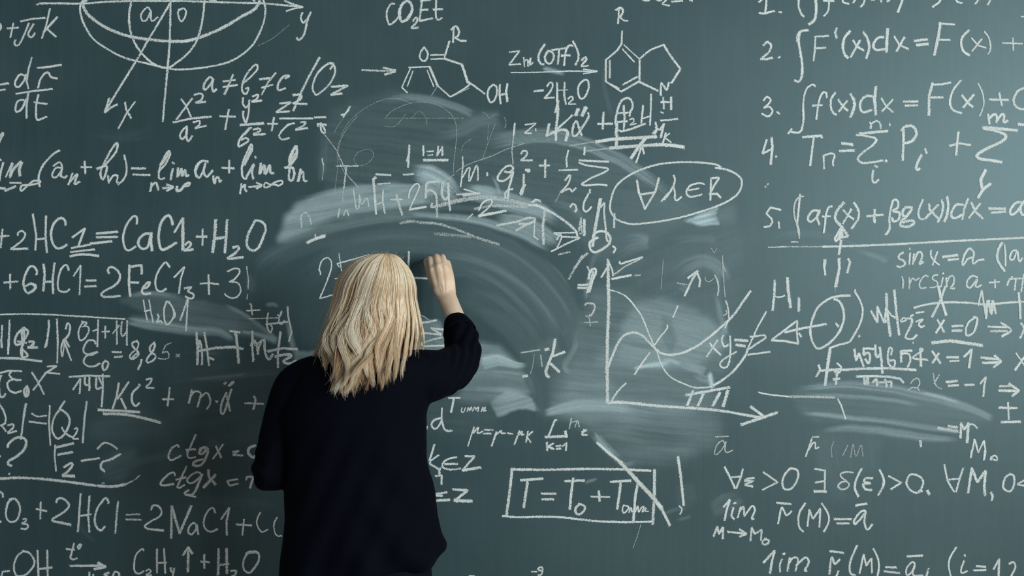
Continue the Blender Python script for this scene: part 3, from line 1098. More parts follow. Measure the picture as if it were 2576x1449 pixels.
P 0 1160 40 850 40 620 90 450 160 320 280 200 420 110 560 50 690 35 800 60 870 90
O.42
P 590 250 660 180 780 120 900 85 1020 75 1130 95 1240 140 1330 210 1380 290 1400 400 1390 560 1370 720 1360 880
O.32
P 0 430 50 340 110 260
P 270 650 350 620 430 630 450 690 400 760 320 800 250 780 230 720 280 640
L 60 700 150 900 280 1040
L 580 260 1480 260
P 880 270 940 200 970 180
P 990 180 1050 260 1060 330
P 580 350 700 350 820 210
O.55 W3
P 1390 870 1500 800 1640 745 1800 690 1950 620 2070 580 2174 545
P 1370 900 1300 950 1220 1000
W2 O.32
L 1840 320 1780 480 1720 640 1690 740
L 1760 330 1750 520
P 1450 640 1480 560 1560 500
P 1690 185 1740 220 1770 260 1830 220
W3
P 1940 250 1960 300 1950 370
O1 W6
#sum_formula||chalk row with m, q, one half and a sum sign
@840 240
L 860 565 850 690 830 750
L 860 600 845 820
L 1020 575 1020 685
W5
L 1060 640 1135 635
L 1070 685 1125 678
W6
L 1190 580 1175 690
L 1175 690 1235 585 1235 685
W8
L 1025 738 1295 738
W5
L 1465 700 1470 800 1445 1040
P 1460 940 1520 840 1550 830 1540 900 1545 980 1600 850 1630 800 1640 880 1640 970
W6
L 1745 880 1748 915
@1240 270
P 130 730 190 740 230 700 200 665 130 690 60 780 60 830 110 840 180 800 230 730 210 820 180 930 170 1040
P 140 1030 140 980 170 945 225 930
P 320 530 345 500 385 505 380 550 320 605
L 320 605 450 605
P 370 715 400 710 420 720 400 735 385 718
P 350 760 350 880 335 980 315 990 325 940 370 880
L 530 665 645 662
L 595 600 595 800
L 860 490 835 590 845 680
L 755 718 965 712
P 820 835 870 775 880 800 850 880 770 970 830 940 880 930 900 960 945 920
L 1045 455 1040 540
L 980 605 1315 620
P 980 630 1060 660 1200 680 1310 700 1270 740 1130 800 1030 860 1010 875 1060 890 1200 880 1300 890
L 1105 935 1105 975
P 1090 980 1040 1080 1030 1160 1060 1190 1090 1170 1120 1135
P 880 1135 910 1100 940 1120 950 1170 930 1190
P 450 1080 490 1050 545 1075
O.5 W3
L 770 970 710 1080
O1
#formula||chalk row with z and K and two dots
@1240 270
W6
L 250 180 235 320
O.6 W4
L 235 320 215 500 230 650
O1 W5
L 365 200 495 180 360 295 440 295
L 485 245 490 270
W8
L 640 190 610 330
P 610 320 700 280 790 255 850 280 830 380
W7
L 735 -75 745 20 715 300 720 375
L 710 60 745 -70
W6
L 905 90 740 240
W10
L 970 20 945 90
L 1060 0 1015 95
W7
P 1085 65 1090 110 1030 210 940 330 905 290 920 200 950 155 970 200 1010 320
L 1195 190 1360 185
L 1260 60 1250 245
#formula||chalk PH and underlines with an arrow
P 1560 100 1560 60 1590 0 1580 -70 1540 -105 1470 -80 1430 0 1400 120 1400 200 1430 260 1490 270 1620 230 1735 185
L 1490 -20 1500 120 1490 265
L 1410 70 1540 60
L 1415 165 1530 160
W8
L 1415 180 1400 320
L 1415 320 1405 440
W5
P 1560 140 1600 130 1600 170 1560 200 1630 185
W6
L 1710 -20 1690 180
L 1800 -150 1800 -50 1790 205
L 1690 130 1800 100
W10
L 1170 395 1350 365 1600 350 1860 335
L 1330 465 1650 440 1900 425 2060 435 2174 455
O.5 W4
L 870 440 1170 390
L 1060 500 1330 465
O1 W6
L 1850 170 1870 240 1820 300
W8
L 1870 250 1840 300
L 1945 190 1915 340
W5
L 1850 230 1900 260 1945 190
L 1970 290 1935 410
L 2010 300 1955 345 2030 400
W10
L 1740 350 1660 450 1575 580
W6
L 1700 450 1720 530
L 1690 460 1630 630
#formula|circled|
@1240 270
W7
L 1640 830 1660 960 1730 1160
L 1890 805 1850 960 1730 1160
L 1680 995 1850 965
W5
L 1920 1070 2000 970
#letter_mark||tall chalk letter b with quote marks
@1400 500
W9
L 500 0 470 170 440 330 410 540
W6
P 500 100 545 50 540 150 555 300 570 460 590 490
W8
P 410 470 430 400 490 370 560 380 610 440 600 510 530 570 440 610 390 580 380 500 470 440
W6
P 640 540 670 570 645 615
O.8
L 280 215 255 370
P 280 260 290 390 265 395
O1
W8
L 315 240 318 415
W6
L 660 170 655 330
#swoosh_arrow||curved chalk arrow bending down right
@1400 500
W8
P -330 70 -200 85 0 190 140 290 220 370 240 440
W6
L 240 440 60 430 -30 390
W5
L 265 445 100 520 -60 600
L -30 390 210 385
P 0 470 40 410 55 450 10 550
O.7
L 20 635 155 605
W8
L 350 620 250 720
L 300 650 200 800
O.5
L 200 800 140 920
O1
#formula||chalk scribbles left of the graph
@1400 500
W5
L 350 770 380 840
W7
P 365 910 390 820 440 800 445 850 410 930 370 1060
L 245 985 395 975
L 240 1015 380 1015
L 420 830 350 1070
W6 O.8
P 320 1210 350 1190 420 1200 435 1240 400 1320 370 1330
O.6 W4
P 330 1330 370 1360 385 1449
L 310 1410 470 1405
O1
#graph|g|chalk graph with axes and crossing curves
@1400 500
W9
W6
L 580 690 590 760 510 895
P 590 720 630 800 645 880
P 715 715 730 740 800 720 980 665
W5 O.7
L 660 860 780 770 970 680
O1 W7
L 630 915 850 870
O.5
L 890 875 955 870
O1
W6
W7
L 1610 820 1540 930 1460 1105
L 1495 905 1610 820
L 1600 840 1635 930 1625 1000
W5
O.6 W3
P 1690 890 1700 930 1740 945 1790 910
O.8 W6
P 1800 870 1830 930 1845 1020 1835 1100
O.6 W3
L 1890 650 1900 900 1920 1120
L 1890 740 1925 835
O.5 W2
L 1215 700 1190 1025
L 1760 560 1795 620 1825 560
O.6 W4
L 1375 960 1500 980
O1
#graph|g|
@1780 560
W9
W5
P 205 890 230 960 240 1090 200 1200
O.7
P 210 1000 220 1030 180 1060
O1
#arrow_diagram|ad|chalk circle with arrows and a long line
@1780 560
O.9 W4
L 690 282 900 275
L 950 220 1030 220
O.6
L 900 275 1310 275
O1 W6
L 1310 275 1700 265 2174 245 2700 215 3650 170
W7
L 1530 50 1600 155 1520 170 1455 210 1450 180 1530 40
W10
L 1530 90 1530 170
L 1530 80 1490 190
W8
L 1520 200 1495 360
W6
W9
L 1335 425 1330 490
W6
L 1325 490 1340 595
W9
L 1495 410 1500 520 1458 730
W7
L 1600 412 1622 450 1590 570
W4
L 1010 0 1045 180
O.4 W3
L 1455 740 1450 800
O1
#letter_mark||chalk letters H1
W8
L 765 655 760 830 740 1000
L 910 630 920 780 945 965
W5
P 765 840 820 850 880 830
W8
L 1040 860 1040 1010
#arrow_diagram|ad|
W7
P 1620 830 1480 840 1380 870 1260 960 1200 1080 1170 1210 1180 1320 1230 1420 1290 1430 1400 1360 1500 1240 1550 1100 1540 980 1500 900 1440 870
W8
L 1350 1155 1050 1210 880 1250
W7
L 730 1335 870 1230 1020 1115 1015 1250 1030 1380 880 1350 730 1340
L 1040 1260 1065 1300
W5
L 1680 765 1675 790
W7
P 1680 795 1740 900 1765 1020 1730 1160 1660 1290 1610 1360 1500 1390 1390 1430
L 1722 1290 1728 1300
L 1460 1150 1490 1185
W6
#graph|g|
@1420 770
W9 O1
L 495 -515 500 -220 505 0 490 300 485 700 490 1110
P 490 1110 560 1095 750 1105 1100 1140 1500 1165 1800 1195 2000 1230 2260 1275
W8
L 2120 1145 2290 1270
W9
L 2015 1350 2420 1215
W5
P 510 -185 600 -160 700 -110 800 0 880 120 950 290 1010 430 1060 540 1100 660 1170 770 1260 840 1400 900 1500 930 1640 925
W7
P 1640 925 1750 875 1880 780 1970 690 2060 560 2090 480
P 490 710 540 580 600 440 660 350 730 310 820 305 890 340 960 410 1030 480 1110 540 1220 555 1350 530 1500 460 1640 360 1760 260 1870 160 1960 60 2040 -60 2120 -170
W5
P 1030 440 1090 350 1165 260 1170 215
L 975 525 890 640 800 775
L 1290 0 1235 130
W6
P 700 875 600 980 530 1090
#pi_mark||bold chalk hash strokes under the curve
W8
L 1380 1015 1660 965 1880 925
W7
L 1465 960 1400 1130
W8
L 1580 1000 1520 1140
W9
L 1770 985 1690 1135
L 1860 960 1810 1140
#formula|xyz|chalk text xy = z
@1420 770
W6
P 1655 420 1700 480 1780 555
L 1745 385 1620 575
P 1810 330 1790 390 1820 460 1870 440
P 1885 340 1890 480 1880 620 1850 690 1800 700 1770 660 1820 600 1960 520
W8
L 1940 385 2085 395
L 1955 440 2055 455
W5
P 2300 60 2200 240 2150 350 2080 500
W6
L 2115 350 2280 330 2295 360 2100 490
L 2085 555 2340 520
#formula||chalk sin x = a and arcsin a
@2096 570
W6
P 800 295 755 320 745 360 800 390 815 430 770 460 725 450
L 875 300 865 430
L 870 250 875 262
L 920 310 905 430
P 915 400 960 300 1000 295 1010 350 980 430 1025 400
P 1110 275 1115 340 1160 400 1205 435
L 1185 285 1130 440
W7
L 1245 345 1415 325
L 1305 380 1425 370
P 1590 350 1530 370 1480 440 1470 400 1500 310 1550 250 1600 300 1585 390 1600 420 1650 385 1715 375
W8
P 1920 185 1880 260 1865 350 1890 420 1950 505
W6
P 1950 210 1960 330 1960 445
P 2090 270 2040 280 2010 340 2020 380 2060 360 2095 280 2110 380 2125 400 2150 360
O.85 W5
P 780 570 795 620 790 700
L 865 580 865 715
P 870 650 900 590 940 610 975 585
P 1080 570 1040 560 990 620 980 680 1010 705 1060 690
P 1190 550 1140 560 1130 600 1180 630 1185 670 1150 690 1095 695
O1
L 1250 580 1225 690
L 1252 530 1254 540
P 1290 580 1290 690
P 1290 640 1330 570 1370 570 1375 640 1340 700 1380 705
P 1640 580 1590 560 1530 610 1525 680 1570 690 1640 600 1620 670 1640 690 1690 665
L 1775 640 1895 630
L 1840 600 1845 695
P 1980 670 2000 620 2040 570
L 2000 600 2140 590
L 2080 590 2065 725
L 2170 540 2140 745
#formula||chalk X over a long line and x = 0
@2096 570
W7
L 430 960 505 1095 500 910 580 1095
W9
L 605 765 610 950 650 1245
W6
P 600 920 590 1050 600 1090
W8
L 695 725 715 950 750 1235
W6
L 620 960 660 1010 710 1040
P 780 1090 770 1070 800 1040 830 1050 820 1070 780 1085
W7
P 830 1050 890 1050 890 1110 830 1230 830 1270 900 1280 950 1235
W6
L 880 1025 910 1005
L 940 985 1030 970
P 940 1085 1000 1060 1020 1060 980 1100 980 1130 1010 1145 1035 1130
L 905 1322 910 1325
W7
P 920 925 1050 890 1250 865 1500 865 1700 885 1850 880 2000 865 2200 855
W8
L 1195 680 1230 830 1285 1010
L 1275 680 1220 840 1125 1030
W5
L 1650 900 1690 720 1740 1045
W7
P 1740 1045 1760 840 1800 1000 1815 840 1850 990
P 1740 930 1775 840
L 2110 750 2125 900 2130 1050
W7
L 1185 1060 1260 1200
L 1260 1065 1170 1210
L 1350 1135 1475 1130
L 1350 1185 1465 1185
P 1620 1035 1550 1080 1510 1160 1520 1240 1600 1200 1640 1050 1590 1030
L 1760 1140 1980 1145
O.8
L 1790 1190 1980 1190
O1
P 1910 1095 2025 1180 1925 1250
L 2140 1100 2180 1160 2130 1270
W9
L 1125 1325 1330 1300 1500 1325 1695 1355
#formula||chalk 4546 fraction and x = 1
@2096 830
W7
L 240 220 260 350 295 265 345 415
L 460 215 345 210 345 285
P 345 285 400 260 420 320 400 380 365 330
P 480 170 480 260 500 310 535 280
L 530 195 550 350 560 490
P 660 280 670 220 640 205 620 300 640 400 690 420 700 350 640 350
L 895 235 770 240 775 365
P 770 270 850 270 880 330 850 420
P 990 210 1020 230 920 300 920 325 1075 340
L 990 215 1000 415
W8
L 100 455 350 440 600 435 940 455
W6
P 45 380 85 420 80 470 30 510
L 10 480 80 465
W7
L 45 490 30 620
L 0 565 75 555
L -150 465 -20 455 100 445
W8
L 265 530 450 525 650 535 760 555 800 600
O.8
P 350 540 360 620 395 540 395 620
L 450 600 490 555 500 640
L 500 600 660 590
L 590 560 610 650
L 660 590 660 650
W4 O.7
P 880 610 910 570 960 550 985 600 960 660
P 850 690 890 660 950 660 980 690
O1 W7
L 1125 240 1220 380
L 1200 265 1130 375
L 1290 310 1425 310
L 1325 355 1430 350
L 1490 305 1575 220 1545 430
L 1680 315 1890 335
L 1700 375 1890 370
L 1835 290 1910 360 1825 425
W6
L 2080 265 2174 400
L 2190 290 2070 460
#formula||chalk x = -1 with an arrow and plus-minus
O.7 W4
P 1140 490 1155 600 1190 650 1235 670
L 1205 510 1150 610
O1 W7
L 1290 595 1415 580
L 1310 635 1425 630
L 1500 630 1605 620
L 1675 610 1740 535 1720 640 1710 755
L 1895 640 2050 640
L 1885 690 2110 695
L 2000 610 2115 690 2040 750
W6
L 1890 885 2095 890
L 1990 830 2000 1020
W8
L 1915 1050 2130 1045
#letter_mark||chalk letter N at the smear's end
W8
L 1455 1060 1450 1230
L 1540 1060 1525 1280
L 1450 1070 1490 1130 1540 1080
W5
P 1545 1075 1600 1080 1640 1120
W10 O.8
L 1190 1115 1420 1155
L 1310 1095 1415 1110
W7 O1
L 990 1260 1000 1325
W5
L 50 785 90 860 140 1015
#letter_mark||chalk letters Mn
@2096 830
W5
L 1570 1440 1610 1240 1650 1400 1715 1260 1735 1380 1720 1470
#smear_line||chalk line fading into the smear
@1680 830
W5
P 1030 710 1150 735 1380 760
O.6 W9
P 1380 760 1600 760 1900 770
O1
#letter_mark||chalk stroke with a tick below the circle
@1680 830
W7
L 1715 400 1735 450 1692 530
W9
L 1850 200 1820 400 1790 630
#vector_mark||thin chalk letter a with a bar
O.7 W4
L 540 1218 690 1210
P 650 1300 620 1260 560 1310 530 1400 560 1415 630 1340 660 1270 650 1370 680 1395 735 1370
#formula||thin chalk letter r and faint M
W5 O.8
L 1645 1220 1720 1218
O1
L 1640 1240 1570 1440
P 1600 1370 1650 1290 1680 1290 1680 1350 1720 1335
O.4 W4
P 1890 1270 1860 1350 1870 1449
L 1990 1430 2050 1310
P 2080 1449 2110 1300 2140 1440 2200 1310 2220 1440
#formula||chalk row for all epsilon greater than 0
@2096 1129
W6 O.8
P 225 270 150 262 85 285 90 320 150 370 180 410 140 455 80 455 55 420 90 380 140 370
O1
W7
P 320 225 260 350 245 450 285 545
W6
P 450 335 370 335 355 375 425 390
P 425 390 350 400 345 430 380 465 440 470
P 530 240 570 330 570 420 510 530
L 630 310 775 385 655 460
P 1010 480 940 500 870 460 835 390 860 310 910 290 990 320 1025 380 1000 460 970 490
W8
L 1070 475 1095 520
W6
L 1265 180 1300 360 1375 490
L 1480 220 1440 340 1400 490
L 1310 350 1440 340
W7
L 1535 500 1580 220 1640 380 1735 250
W9
L 1735 250 1720 430 1730 530
W6
P 1795 495 1815 540 1805 585
P 2020 285 1960 330 1935 420 1960 470 2020 480 2060 400 2055 310 2010 285
L 2180 355 2095 405 2180 420
@1680 1129
L 645 205 700 310 765 450
L 855 230 830 320 780 450
L 720 325 840 315
L 985 330 910 340
L 910 340 870 365 975 365 870 410 965 428
L 1085 265 1180 330 1250 380 1080 465
P 1400 220 1340 280 1305 370 1320 450 1390 460 1450 400 1485 310 1470 240 1400 220
L 1675 230 1790 245 1785 490
L 1680 385 1790 365
W8
L 1665 485 1805 485
#formula||chalk limit of r(M) = a
@1680 1129
W6
L 635 660 710 575 670 690 645 815
L 750 625 775 612
P 745 670 725 760 755 800
L 830 660 795 785
P 810 720 860 660 870 770
P 875 760 960 650 990 700 955 790 980 800
P 1255 850 1290 680 1310 680 1350 755 1410 710
W7
L 1240 615 1400 628
W6
P 1565 620 1500 720 1485 820 1500 900 1545 945
L 1590 880 1610 690 1650 800 1735 680 1725 890
P 1750 620 1810 710 1835 800 1810 880 1775 945
W7
L 1895 800 2090 800
L 1925 850 2060 850
W6
L 520 1000 565 880 580 970 630 890 625 1025
L 680 945 895 968
L 815 915 895 968 820 1000
L 940 1045 955 895 990 970 1070 920 1060 1040
P 1120 1020 1085 1050 1080 1085 1130 1085 1150 1045 1100 1025
@2096 1129
W7
L 260 645 380 622
W6
P 370 740 360 705 310 720 240 810 245 860 300 810 360 740 355 840 390 920 445 860
#formula||chalk limit of ri(M) = ai
@1680 1129
W7
L 1090 1295 1220 1155 1185 1280 1165 1415
W6
L 1315 1200 1330 1192
P 1300 1255 1275 1330 1280 1400
L 1390 1240 1360 1395
P 1380 1300 1430 1240 1480 1260 1455 1390
P 1460 1330 1560 1240 1600 1260 1600 1310 1560 1380 1580 1390
W7
L 1845 1165 2000 1185
W6
P 1840 1430 1860 1250 1880 1250 1900 1310 1960 1260
L 1945 1390 1915 1460
@2096 1129
P 270 1100 210 1240 185 1340 200 1420 250 1440
L 300 1415 345 1200 375 1330 435 1245 440 1410
P 455 1135 505 1240 520 1350 500 1460
L 595 1348 715 1350
L 580 1395 755 1415
W7
L 840 1225 1015 1215
W6
P 930 1310 900 1290 840 1350 830 1420 860 1435 915 1370 930 1310 905 1400 920 1440 1020 1440
L 1080 1370 1085 1362
L 1075 1390 1060 1460
P 1400 1120 1330 1240 1315 1340 1340 1460
L 1495 1205 1500 1225
P 1490 1275 1455 1370 1465 1415 1525 1390
W7
L 1630 1335 1735 1345
L 1600 1385 1735 1378
L 1825 1370 1890 1255 1880 1460
W6
P 2000 1310 2050 1290 2075 1340 2050 1400 2020 1460
#letter_mark||small chalk n
@2096 1129
L 1575 20 1565 100
L 1725 10 1715 125
P 1800 85 1790 130 1820 80 1860 90 1860 130 1820 120
#boxed_formula||chalk box round T = T0 + T
@1240 1129
W8
L 220 220 195 450 155 755
L 220 235 600 240 1100 228 1500 235 1800 250
L 1840 240 1840 500 1820 860
W6
P 110 765 300 778 700 775 1000 805 1200 825 1500 835 1820 830
W7
L 315 358 570 340
L 395 370 370 540 350 670
L 555 512 715 512
L 560 575 690 575
L 820 368 1040 360
L 915 335 890 520 875 690
P 990 630 945 670 945 730 990 745 1040 700 1040 650 980 625
W5
L 1115 543 1330 550
W7
L 1205 480 1215 595
L 1340 375 1570 362
L 1455 385 1440 520 1415 685
W5
P 1490 640 1475 690 1490 730 1530 700 1545 660 1490 640
P 1550 725 1570 670 1590 720 1620 650 1615 720
P 1620 720 1650 650 1660 720 1690 670 1720 660 1700 720 1745 670 1730 710 1770 710
W8
L 1650 390 1620 550 1600 820
#strike_line||bold slanting chalk stroke through the box
W9
L 1190 -70 1300 30 1450 150
W11
L 1450 150 1650 370 1830 560 1920 680
W9
L 1920 680 2015 870
#letter_mark||tall chalk stroke right of the box
@1680 1129
W8
L 115 90 145 300 180 640
W5
P 130 650 160 690 140 745
#thin_line||faint thin chalk line below the box
@1240 1129
W2 O.6
L 1690 840 1650 980 1595 1130
O1
#letter_mark||small chalk -9
@1240 1129
W5
L 440 1398 500 1398
P 560 1390 520 1380 520 1355 560 1350 565 1400 540 1440 515 1435
#formula||chalk d with raised T
@1040 840
W6
L 400 730 530 728
W7
L 460 735 445 820 430 890
W4
P 555 840 545 880 570 890 595 840
P 610 885 630 835 640 880 660 830 675 880 700 830 715 870
L 720 850 745 830 735 885
L 790 830 770 885
P 780 870 820 835 800 880 830 870
W6
P 310 960 240 980 205 1030 230 1075 270 1070 310 1010 325 960
L 325 845 320 980
P 320 980 350 1080 390 1105 440 1100
P 140 1040 155 1065 140 1090
#formula||chalk p = p - pk
W5
P 620 1280 690 1060 680 1130 740 1060 730 1130 790 1110
L 810 1095 905 1095
L 800 1135 885 1135
P 890 1280 950 1110 940 1150 1000 1100 1000 1130 1050 1130
L 1070 1130 1130 1140
P 1150 1260 1210 1100 1200 1150 1240 1110 1230 1150 1260 1145
L 1305 1110 1285 1230
L 1360 1110 1290 1170 1340 1235
#sum_formula||chalk broken sum sign with k = 1
W6
L 1630 980 1610 985 1540 1160
W8
L 1500 1175 1740 1165
L 1730 1110 1745 1175
W6
L 1520 1235 1525 1330
L 1595 1245 1530 1285 1600 1310
L 1625 1280 1680 1270
L 1630 1310 1680 1305
L 1700 1280 1745 1240 1735 1330
L 1945 1090 1920 1150 1980 1150
L 1920 1120 1970 1095
O.7 W4
L 1800 960 1775 1080
L 1790 1010 1870 990
P 1840 1060 1870 990 1890 1060
O1
#formula||bold chalk letter K with a bar
@1040 840
W9
L 1615 60 1590 210 1530 360
P 1530 360 1510 420 1520 470 1545 490
W7
L 1560 265 1725 205
W9
L 1560 335 1660 430
W5 O.65
L 1225 215 1440 180
L 1450 240 1465 370
W9 O.9
L 1245 485 1300 475
W3 O.4
P 1375 230 1360 360 1330 460
O1 W8
L 1500 180 1540 170
#formula||chalk text k in Z
@1000 1129
W6 O1
L 420 -50 400 20 365 130
L 470 70 370 140
P 370 145 375 175 430 205 470 235
P 490 220 475 260 480 290
L 430 310 505 300 500 405
P 675 95 580 115 520 160 515 210 580 235 660 235 715 220
L 535 175 685 170
L 770 85 880 85 740 245
W8
L 740 245 945 212
#formula||chalk text ending in Z below k in Z
W7
L 440 515 560 495
L 430 590 595 582
L 440 530 510 535
L 630 460 800 475 650 590
W9
L 650 590 845 595
#letter_mark||chalk mark cut by the bottom edge
W6
L 820 1449 880 1452
#mark_lines||chalk zigzag strokes behind the raised sleeve
@1000 600
W6
L 200 965 330 955 445 930
L 150 1070 330 1080 500 1095
L 380 1020 500 1095
L 380 1020 530 1038
O.8
L 270 1195 400 1150 520 1125
O1
L 265 1200 290 1225 540 1220
W4 O.6
P 220 860 280 880 360 930
O.8
#plus_mark||chalk cross strokes left of the raised hand
W6
L 130 145 128 230 125 330
L 160 445 340 455
O1
#formula||chalk underlined q with 2
@0 840
W6
P 330 90 390 90 370 140 320 155
W7
L 320 155 430 155
W6
P 260 100 240 200 255 290
P 265 180 310 230 310 255 240 280
L 250 -30 255 260
W8
L 0 275 200 278 475 312
@0 840
W5
P 790 0 740 60 700 150 710 260 730 160 740 50
P 720 60 760 160 815 305
W6
L 15 60 25 155
L 100 60 95 230
L 540 60 515 155
L 660 50 655 330
#formula||chalk epsilon = 8,85
@0 840
W6
P 1095 115 1070 75 1000 80 955 160 965 215 1040 240 1115 205
P 1110 205 1000 240 955 310 990 360 1070 370 1140 335
P 1200 305 1170 350 1180 410 1220 390 1235 330 1200 305
L 1280 205 1385 210
L 1305 265 1395 255
P 1560 85 1510 100 1520 150 1570 200 1575 240 1520 285 1480 270 1500 220 1560 170 1580 110 1555 80
W5
P 1505 270 1540 235 1560 220
W6
P 1615 290 1600 350 1570 405
P 1760 95 1710 150 1720 210 1770 240 1760 290 1700 325 1670 310 1690 260 1740 200 1765 130 1755 95
O.7 W4
L 1885 130 1850 220
P 1850 220 1900 200 1925 240 1910 280 1850 285 1800 275
L 1885 130 1950 100
L 2005 230 2050 265
L 2050 230 2005 265
O1
L 1110 60 1115 140
L 1335 50 1335 120
L 1450 60 1450 130
#formula||chalk epsilon x squared
W6
L 0 445 100 420 250 425
P 130 420 110 470 160 520 240 525
P 240 525 140 520 85 565 110 640 170 670 245 650
P 310 590 275 640 290 710 320 700 330 640 310 590
L 310 600 300 700
L 365 440 430 540 505 690
L 525 440 440 560 380 640
L 540 370 650 365 530 440 685 455
P 15 470 -10 560 0 700 40 715 65 680
#formula||chalk digits under a short bar
W6
L 790 490 1000 475 1250 482
L 835 635 920 505 910 680
P 970 490 970 570 1010 585
L 1020 490 1020 645
P 1100 500 1100 620 1160 610
L 1130 500 1175 600
L 1170 460 1175 620 1160 830
#formula||chalk Ki squared + m x, twice underlined
W7
L 1355 560 1330 720 1285 850
L 1470 545 1340 740
L 1380 735 1435 850
W6
P 1580 600 1510 680 1510 780 1550 820 1590 785
L 1580 575 1600 590
P 1670 520 1730 510 1710 560 1665 610 1755 615
W8
L 1120 865 1350 875 1590 890
P 1175 910 1400 915 1600 950 1830 1010
W6
L 1855 745 1980 745
L 1935 610 1910 820
@400 820
L 375 730 340 880
P 360 800 410 745 470 760 470 810 440 925
P 470 820 540 760 580 820 580 890 545 950
L 645 862 672 862
P 770 760 720 860 705 940 710 990 740 990 780 870 825 720
L 770 790 810 970
W8
L 745 660 765 645
L 800 680 850 635
W6
L 980 880 1190 888
P 1080 800 1100 850 1075 950
#chemical_formula|ham|
@400 820
W6
L 425 70 440 250 435 440
P 440 440 450 250 465 165 490 300 490 440
L 515 75 545 230 570 450
L 570 360 625 385
W7
L 450 285 650 250 840 240 960 260
W8
L 870 65 890 200 910 420
W7
L 1065 60 1060 200 1075 405
P 1060 220 1070 160 1110 200 1130 330 1130 270 1170 170
P 1200 150 1210 300 1250 380 1300 320
L 1385 70 1355 300 1355 475
L 1240 290 1400 255 1575 265
W8
P 1320 350 1400 330 1490 325 1500 350 1420 400 1480 430 1570 395
W6
#formula||chalk |Q2| = |Q1|
@0 840
L -5 800 40 870 70 960 60 1020 10 1045
L 20 1040 70 1110
P 90 1040 150 1030 150 1070 90 1130 190 1105
W8
L 295 795 270 960
W6
L 270 960 240 1200
P 360 905 430 940 530 930
L 335 1000 530 1022
L 570 815 560 1000 575 1265
P 690 850 620 950 595 1080 630 1170 680 1190 750 1120 795 1000 770 920 690 855
L 740 765 680 850
P 705 1065 740 1120 790 1160 840 1180
P 850 1080 885 1075 870 1130 830 1190 895 1195
L 990 770 965 950 950 1150 945 1240
#formula||chalk F2 - and question marks
@0 840
W7
P 95 1290 95 1260 170 1190 250 1180 300 1220 280 1310 200 1390 100 1450 100 1490 135 1500
L 0 1395 5 1400
L 105 1590 110 1595
W6
L 630 1265 625 1400 640 1560
W8
L 640 1295 840 1245
L 665 1375 830 1345
W6
P 730 1520 800 1475 830 1490 780 1560 715 1610
W8
L 715 1615 850 1620
W6
L 930 1445 1135 1415
P 1110 1310 1180 1245 1260 1255 1340 1310
W7
P 1370 1370 1260 1430 1170 1460 1150 1520 1195 1570
#divider_line||thick chalk line curling up at its end
W9
@0 1129
P 0 340 200 330 500 345 800 380 1100 420 1280 430 1430 405
W5 O.8
P 1430 405 1530 355 1595 300
W4 O1
L 1165 390 1190 390
#formula||upper chalk text ctg x
@380 1129
W6
P 340 80 230 130 200 80 230 0 270 -30 305 -40 315 -20
L 510 -160 410 60
P 410 20 420 90 460 105 510 90
L 400 10 510 5
W8
P 640 -10 580 -10 550 40 580 60 640 0
P 650 0 640 60 600 150 540 195 480 180 510 140 590 120
W6
L 740 -30 800 100
L 820 -50 705 115
L 930 35 1005 20 930 70 1045 75
W8
P 1190 -40 1120 -10 1110 50 1160 95 1205 70
W6
L 405 200 300 430
#formula||lower chalk text ctg x
W6
P 275 305 260 270 200 290 120 370 115 410 160 415 260 400
P 320 400 300 430 320 445 385 410
L 285 350 400 325
P 585 310 540 265 470 290 415 350 430 385 490 380 580 300
W8
P 585 290 540 400 510 470 470 520 400 520 385 500 430 470
W6
L 400 525 510 545
W8
L 655 240 660 320 735 405
L 735 295 600 440
W6
L 870 365 985 345
L 870 375 900 420 995 395
P 1085 355 1100 320 1160 320
W8
L 1165 320 1130 445
#chemical_equation||chalk equation with 2HCl = 2NaCl
@0 1129
W6
P -10 480 30 510 35 550
L -10 840 15 825
P 140 570 90 620 70 740 90 810 140 835 200 800 230 700 215 620 170 570 110 575
P 265 800 300 795 290 830 250 850 310 860 320 890 290 915 240 905
L 415 685 535 710
L 465 605 462 800
P 645 610 660 570 720 565 780 620 780 670 700 740 600 800 620 830
W7
L 615 825 810 865
W6
L 920 510 905 740 890 945
L 1020 540 1005 750 1020 945
L 905 765 1040 745
P 1240 620 1220 570 1190 570 1110 680 1080 800 1100 890 1150 930 1195 885
L 1345 600 1330 750 1315 960
O.8
L 1435 750 1595 745
L 1430 805 1610 808
O1
P 1725 695 1740 650 1800 650 1840 710 1820 770 1730 820 1650 880 1690 915
W7
L 1690 915 1865 930
@380 1129
W7
L 230 1020 235 645 325 965 460 650
W6
P 520 870 480 845 430 900 430 960 470 970 510 920 520 860
L 520 860 540 975
P 735 730 700 670 640 720 600 830 620 910 680 945 760 915
L 800 800 895 665 860 830 865 985
L 970 860 1145 872
W5
L 1060 800 1040 985
P 1245 725 1210 800 1210 870 1260 945 1330 920
P 1435 780 1400 860 1410 950 1440 990 1490 990
W6
#chemical_equation||chalk equation with OH and C2H4 + H2O
@0 1129
P 270 1165 200 1220 160 1330 175 1420 210 1449 300 1430 380 1340 390 1270 340 1190 260 1160
L 430 1155 440 1470
L 540 1155 545 1470
L 440 1370 595 1350
L 110 1390 30 1400 15 1470
W6
P 845 1075 820 1180 805 1240 840 1260 880 1245
L 755 1140 850 1150
P 920 1080 890 1110 900 1140 930 1090
W7
L 800 1332 1200 1330
L 1115 1295 1205 1345 1075 1370
W6
L 1020 1405 1020 1470
L 1065 1430 1060 1470
P 1245 1410 1190 1430 1225 1449
P 1285 1460 1310 1400 1360 1420 1350 1470
P 1640 1160 1620 1140 1550 1210 1530 1320 1540 1400 1590 1420 1640 1390
P 1665 1390 1700 1370 1720 1400 1665 1440 1730 1440
L 1790 1140 1790 1415
L 1870 1135 1885 1415
L 1800 1300 1900 1292
L 1945 1355 1950 1400 1985 1400
L 1985 1360 1970 1449
@380 1129
W7
